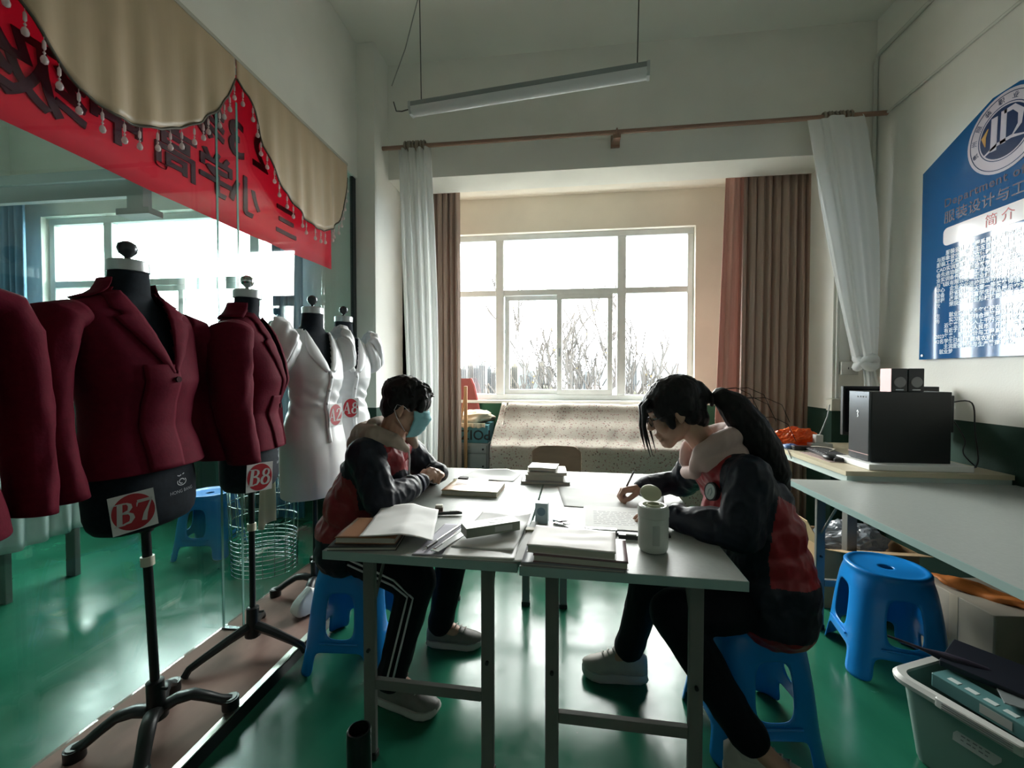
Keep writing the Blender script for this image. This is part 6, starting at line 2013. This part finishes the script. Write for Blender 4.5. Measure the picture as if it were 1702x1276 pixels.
    hr = [e((-.020, 0, .050), (.104, .085, .085)), e((.045, 0, .062), (.050, .064, .044)), e((-.072, 0, .0), (.045, .060, .060)), e((-.070, 0, -.045), (.040, .056, .050)), e((-.045, .055, -.02), (.035, .020, .045)), e((-.045, -.055, -.02), (.035, .020, .045)), e((-.026, .070, .016), (.050, .022, .040)), e((-.026, -.070, .016), (.050, .022, .040)),
          e((.045, .060, .028), (.030, .017, .048)), e((.045, -.060, .028), (.030, .017, .048)), e((.030, .066, -.004), (.020, .012, .050)), e((.030, -.066, -.004), (.020, .012, .050)), e((.078, 0, .048), (.022, .056, .026))]
    rn = random.Random(9)
    for k in range(70):
        a = rn.uniform(-2.2, 2.2)
        b = rn.uniform(.15, 1.3)
        d = V(cos(a) * cos(b), sin(a) * cos(b), sin(b))
        p = V(-.02, 0, .05) + V(d.x * .100, d.y * .081, d.z * .081)
        tg = (V(-.115, 0, .035) - p).normalized()
        q = p + tg * .045
        n_ = V(q.x + .02, q.y, q.z - .05)
        hr.append(('c', H @ (p * 1.0), H @ q, .007, .006))
    tie = V(.535, 1.655, 1.222)
    hr += [C(H @ V(-.10, 0, .045), tie, .040, .018)]
    hair = voxel_skin(hr, .0045, 2, wrinkle(4, .003, 45)).build('hair', C_HAIR, t, smooth='all', world=True)
    MB().tube([tie + V(.004 * cos(a), .02 * cos(a), .02 * sin(a)) for a in [2 * pi * k / 14 for k in range(15)]], .007, 8).build('hair_tie', mat('hair_tie', (.02, .015, .018), .7), hair, smooth='all', world=True)
    pt = [tie, V(.565, 1.645, 1.232), V(.605, 1.635, 1.198), V(.65, 1.62, 1.13), V(.695, 1.605, 1.05), V(.735, 1.60, .97), V(.77, 1.60, .89)]
    pr = [.018, .036, .054, .064, .062, .048, .014]
    pn = [C(pt[i], pt[i + 1], pr[i], pr[i + 1]) for i in range(6)]
    for k in range(26):
        a, u = rn.uniform(0, 2 * pi), rn.randrange(1, 5)
        off = V(.3 * cos(a), cos(a), sin(a)) * pr[u] * .9
        off2 = V(.3 * cos(a), cos(a), sin(a)) * pr[u + 1] * .95
        pn.append(C(pt[u] + off, pt[u + 1] + off2, .006, .005))
    voxel_skin(pn, .0045, 2, wrinkle(12, .003, 40)).build('ponytail', C_HAIR, hair, smooth='all', world=True)
    for k, (side, fwd) in enumerate(((-.052, .060), (-.040, .074), (.045, .070), (-.058, .045), (-.046, .066))):
        p0 = H @ V(fwd, side, .075)
        p1 = H @ V(fwd + .040, side * 1.12, .020)
        p2 = p1 + V(-.004 + .004 * k, -.002, -.075)
        p3 = p2 + V(.012 + .003 * k, 0, -.055 - .008 * k)
        pp = [p0, p0.lerp(p1, .5) + V(-.012, 0, .008), p1, p1.lerp(p2, .5) + V(-.004, 0, 0), p2, p3]
        MB().tube(pp, [.016, .018, .016, .012, .008, .001], 8, flat=.6).build('fringe_lock', C_HAIR, hair, smooth='all', world=True)
    for k in range(5):
        a = pt[1 + k % 3]
        MB().tube([a + V(0, 0, pr[1] * .8), a + V(.05 + .01 * k, -.01 * k, .035), a + V(.10 + .012 * k, -.008 * k, .01), a + V(.13 + .01 * k, -.01 * k, -.05)], .0011, 4).build('loose_strand', C_HAIR, hair, smooth='all', world=True)
    # glasses
    gm = mat('glasses_metal', (.10, .10, .11), .2, .7)
    gb = MB()
    for s in (-1, 1):
        gb.tube([H @ V(.100 - .010 * abs(cos(a) * .5 + .5 * s * 1), s * .033 + .024 * cos(a), -.004 + .019 * sin(a)) for a in [2 * pi * k / 24 for k in range(25)]], .0015, 6)
        gb.tube([H @ V(.090, s * .057, .0), H @ V(.05, s * .074, .002), H @ V(-.005, s * .082, .004), H @ V(-.03, s * .081, -.012)], .0016, 6)
    gb.tube([H @ V(.098, -.010, .0), H @ V(.102, 0, .004), H @ V(.098, .010, .0)], .0015, 6)
    go = gb.build('glasses', gm, t, smooth='all', world=True)
    for s in (-1, 1):
        q = MB()
        q.prism([(.022 * cos(2 * pi * k / 20), .018 * sin(2 * pi * k / 20)) for k in range(20)], 0, .001, H @ plane_xf(V(.095, s * .033, -.004), V(0, 1, 0), V(0, 0, 1)))
        q.build('lens', glass_mat('lens_glass', (.95, .96, .97), 1.6), go, world=True)
    # pen held by the writing hand
    idx = RH @ V(.112, -.028, -.040)
    pn_ = thing('pen', 'grey pen held in the writing hand of the girl', 'pen', tuple(idx), 0)
    tip = V(.241, 1.938, .7525)
    end = V(.303, 1.945, .884)
    MB().tube([tip, tip.lerp(end, .06), tip.lerp(end, .1), tip.lerp(end, .97), end], [.0008, .003, .0045, .0045, .003], 10).build('barrel', mat('pen_grey', (.16, .16, .17), .3), pn_, smooth=True, world=True)
    MB().tube([tip.lerp(end, .1), tip.lerp(end, .32)], .0052, 10).build('grip', C_FOOT, pn_, smooth=True, world=True)
    return t
person_boy()
person_girl()
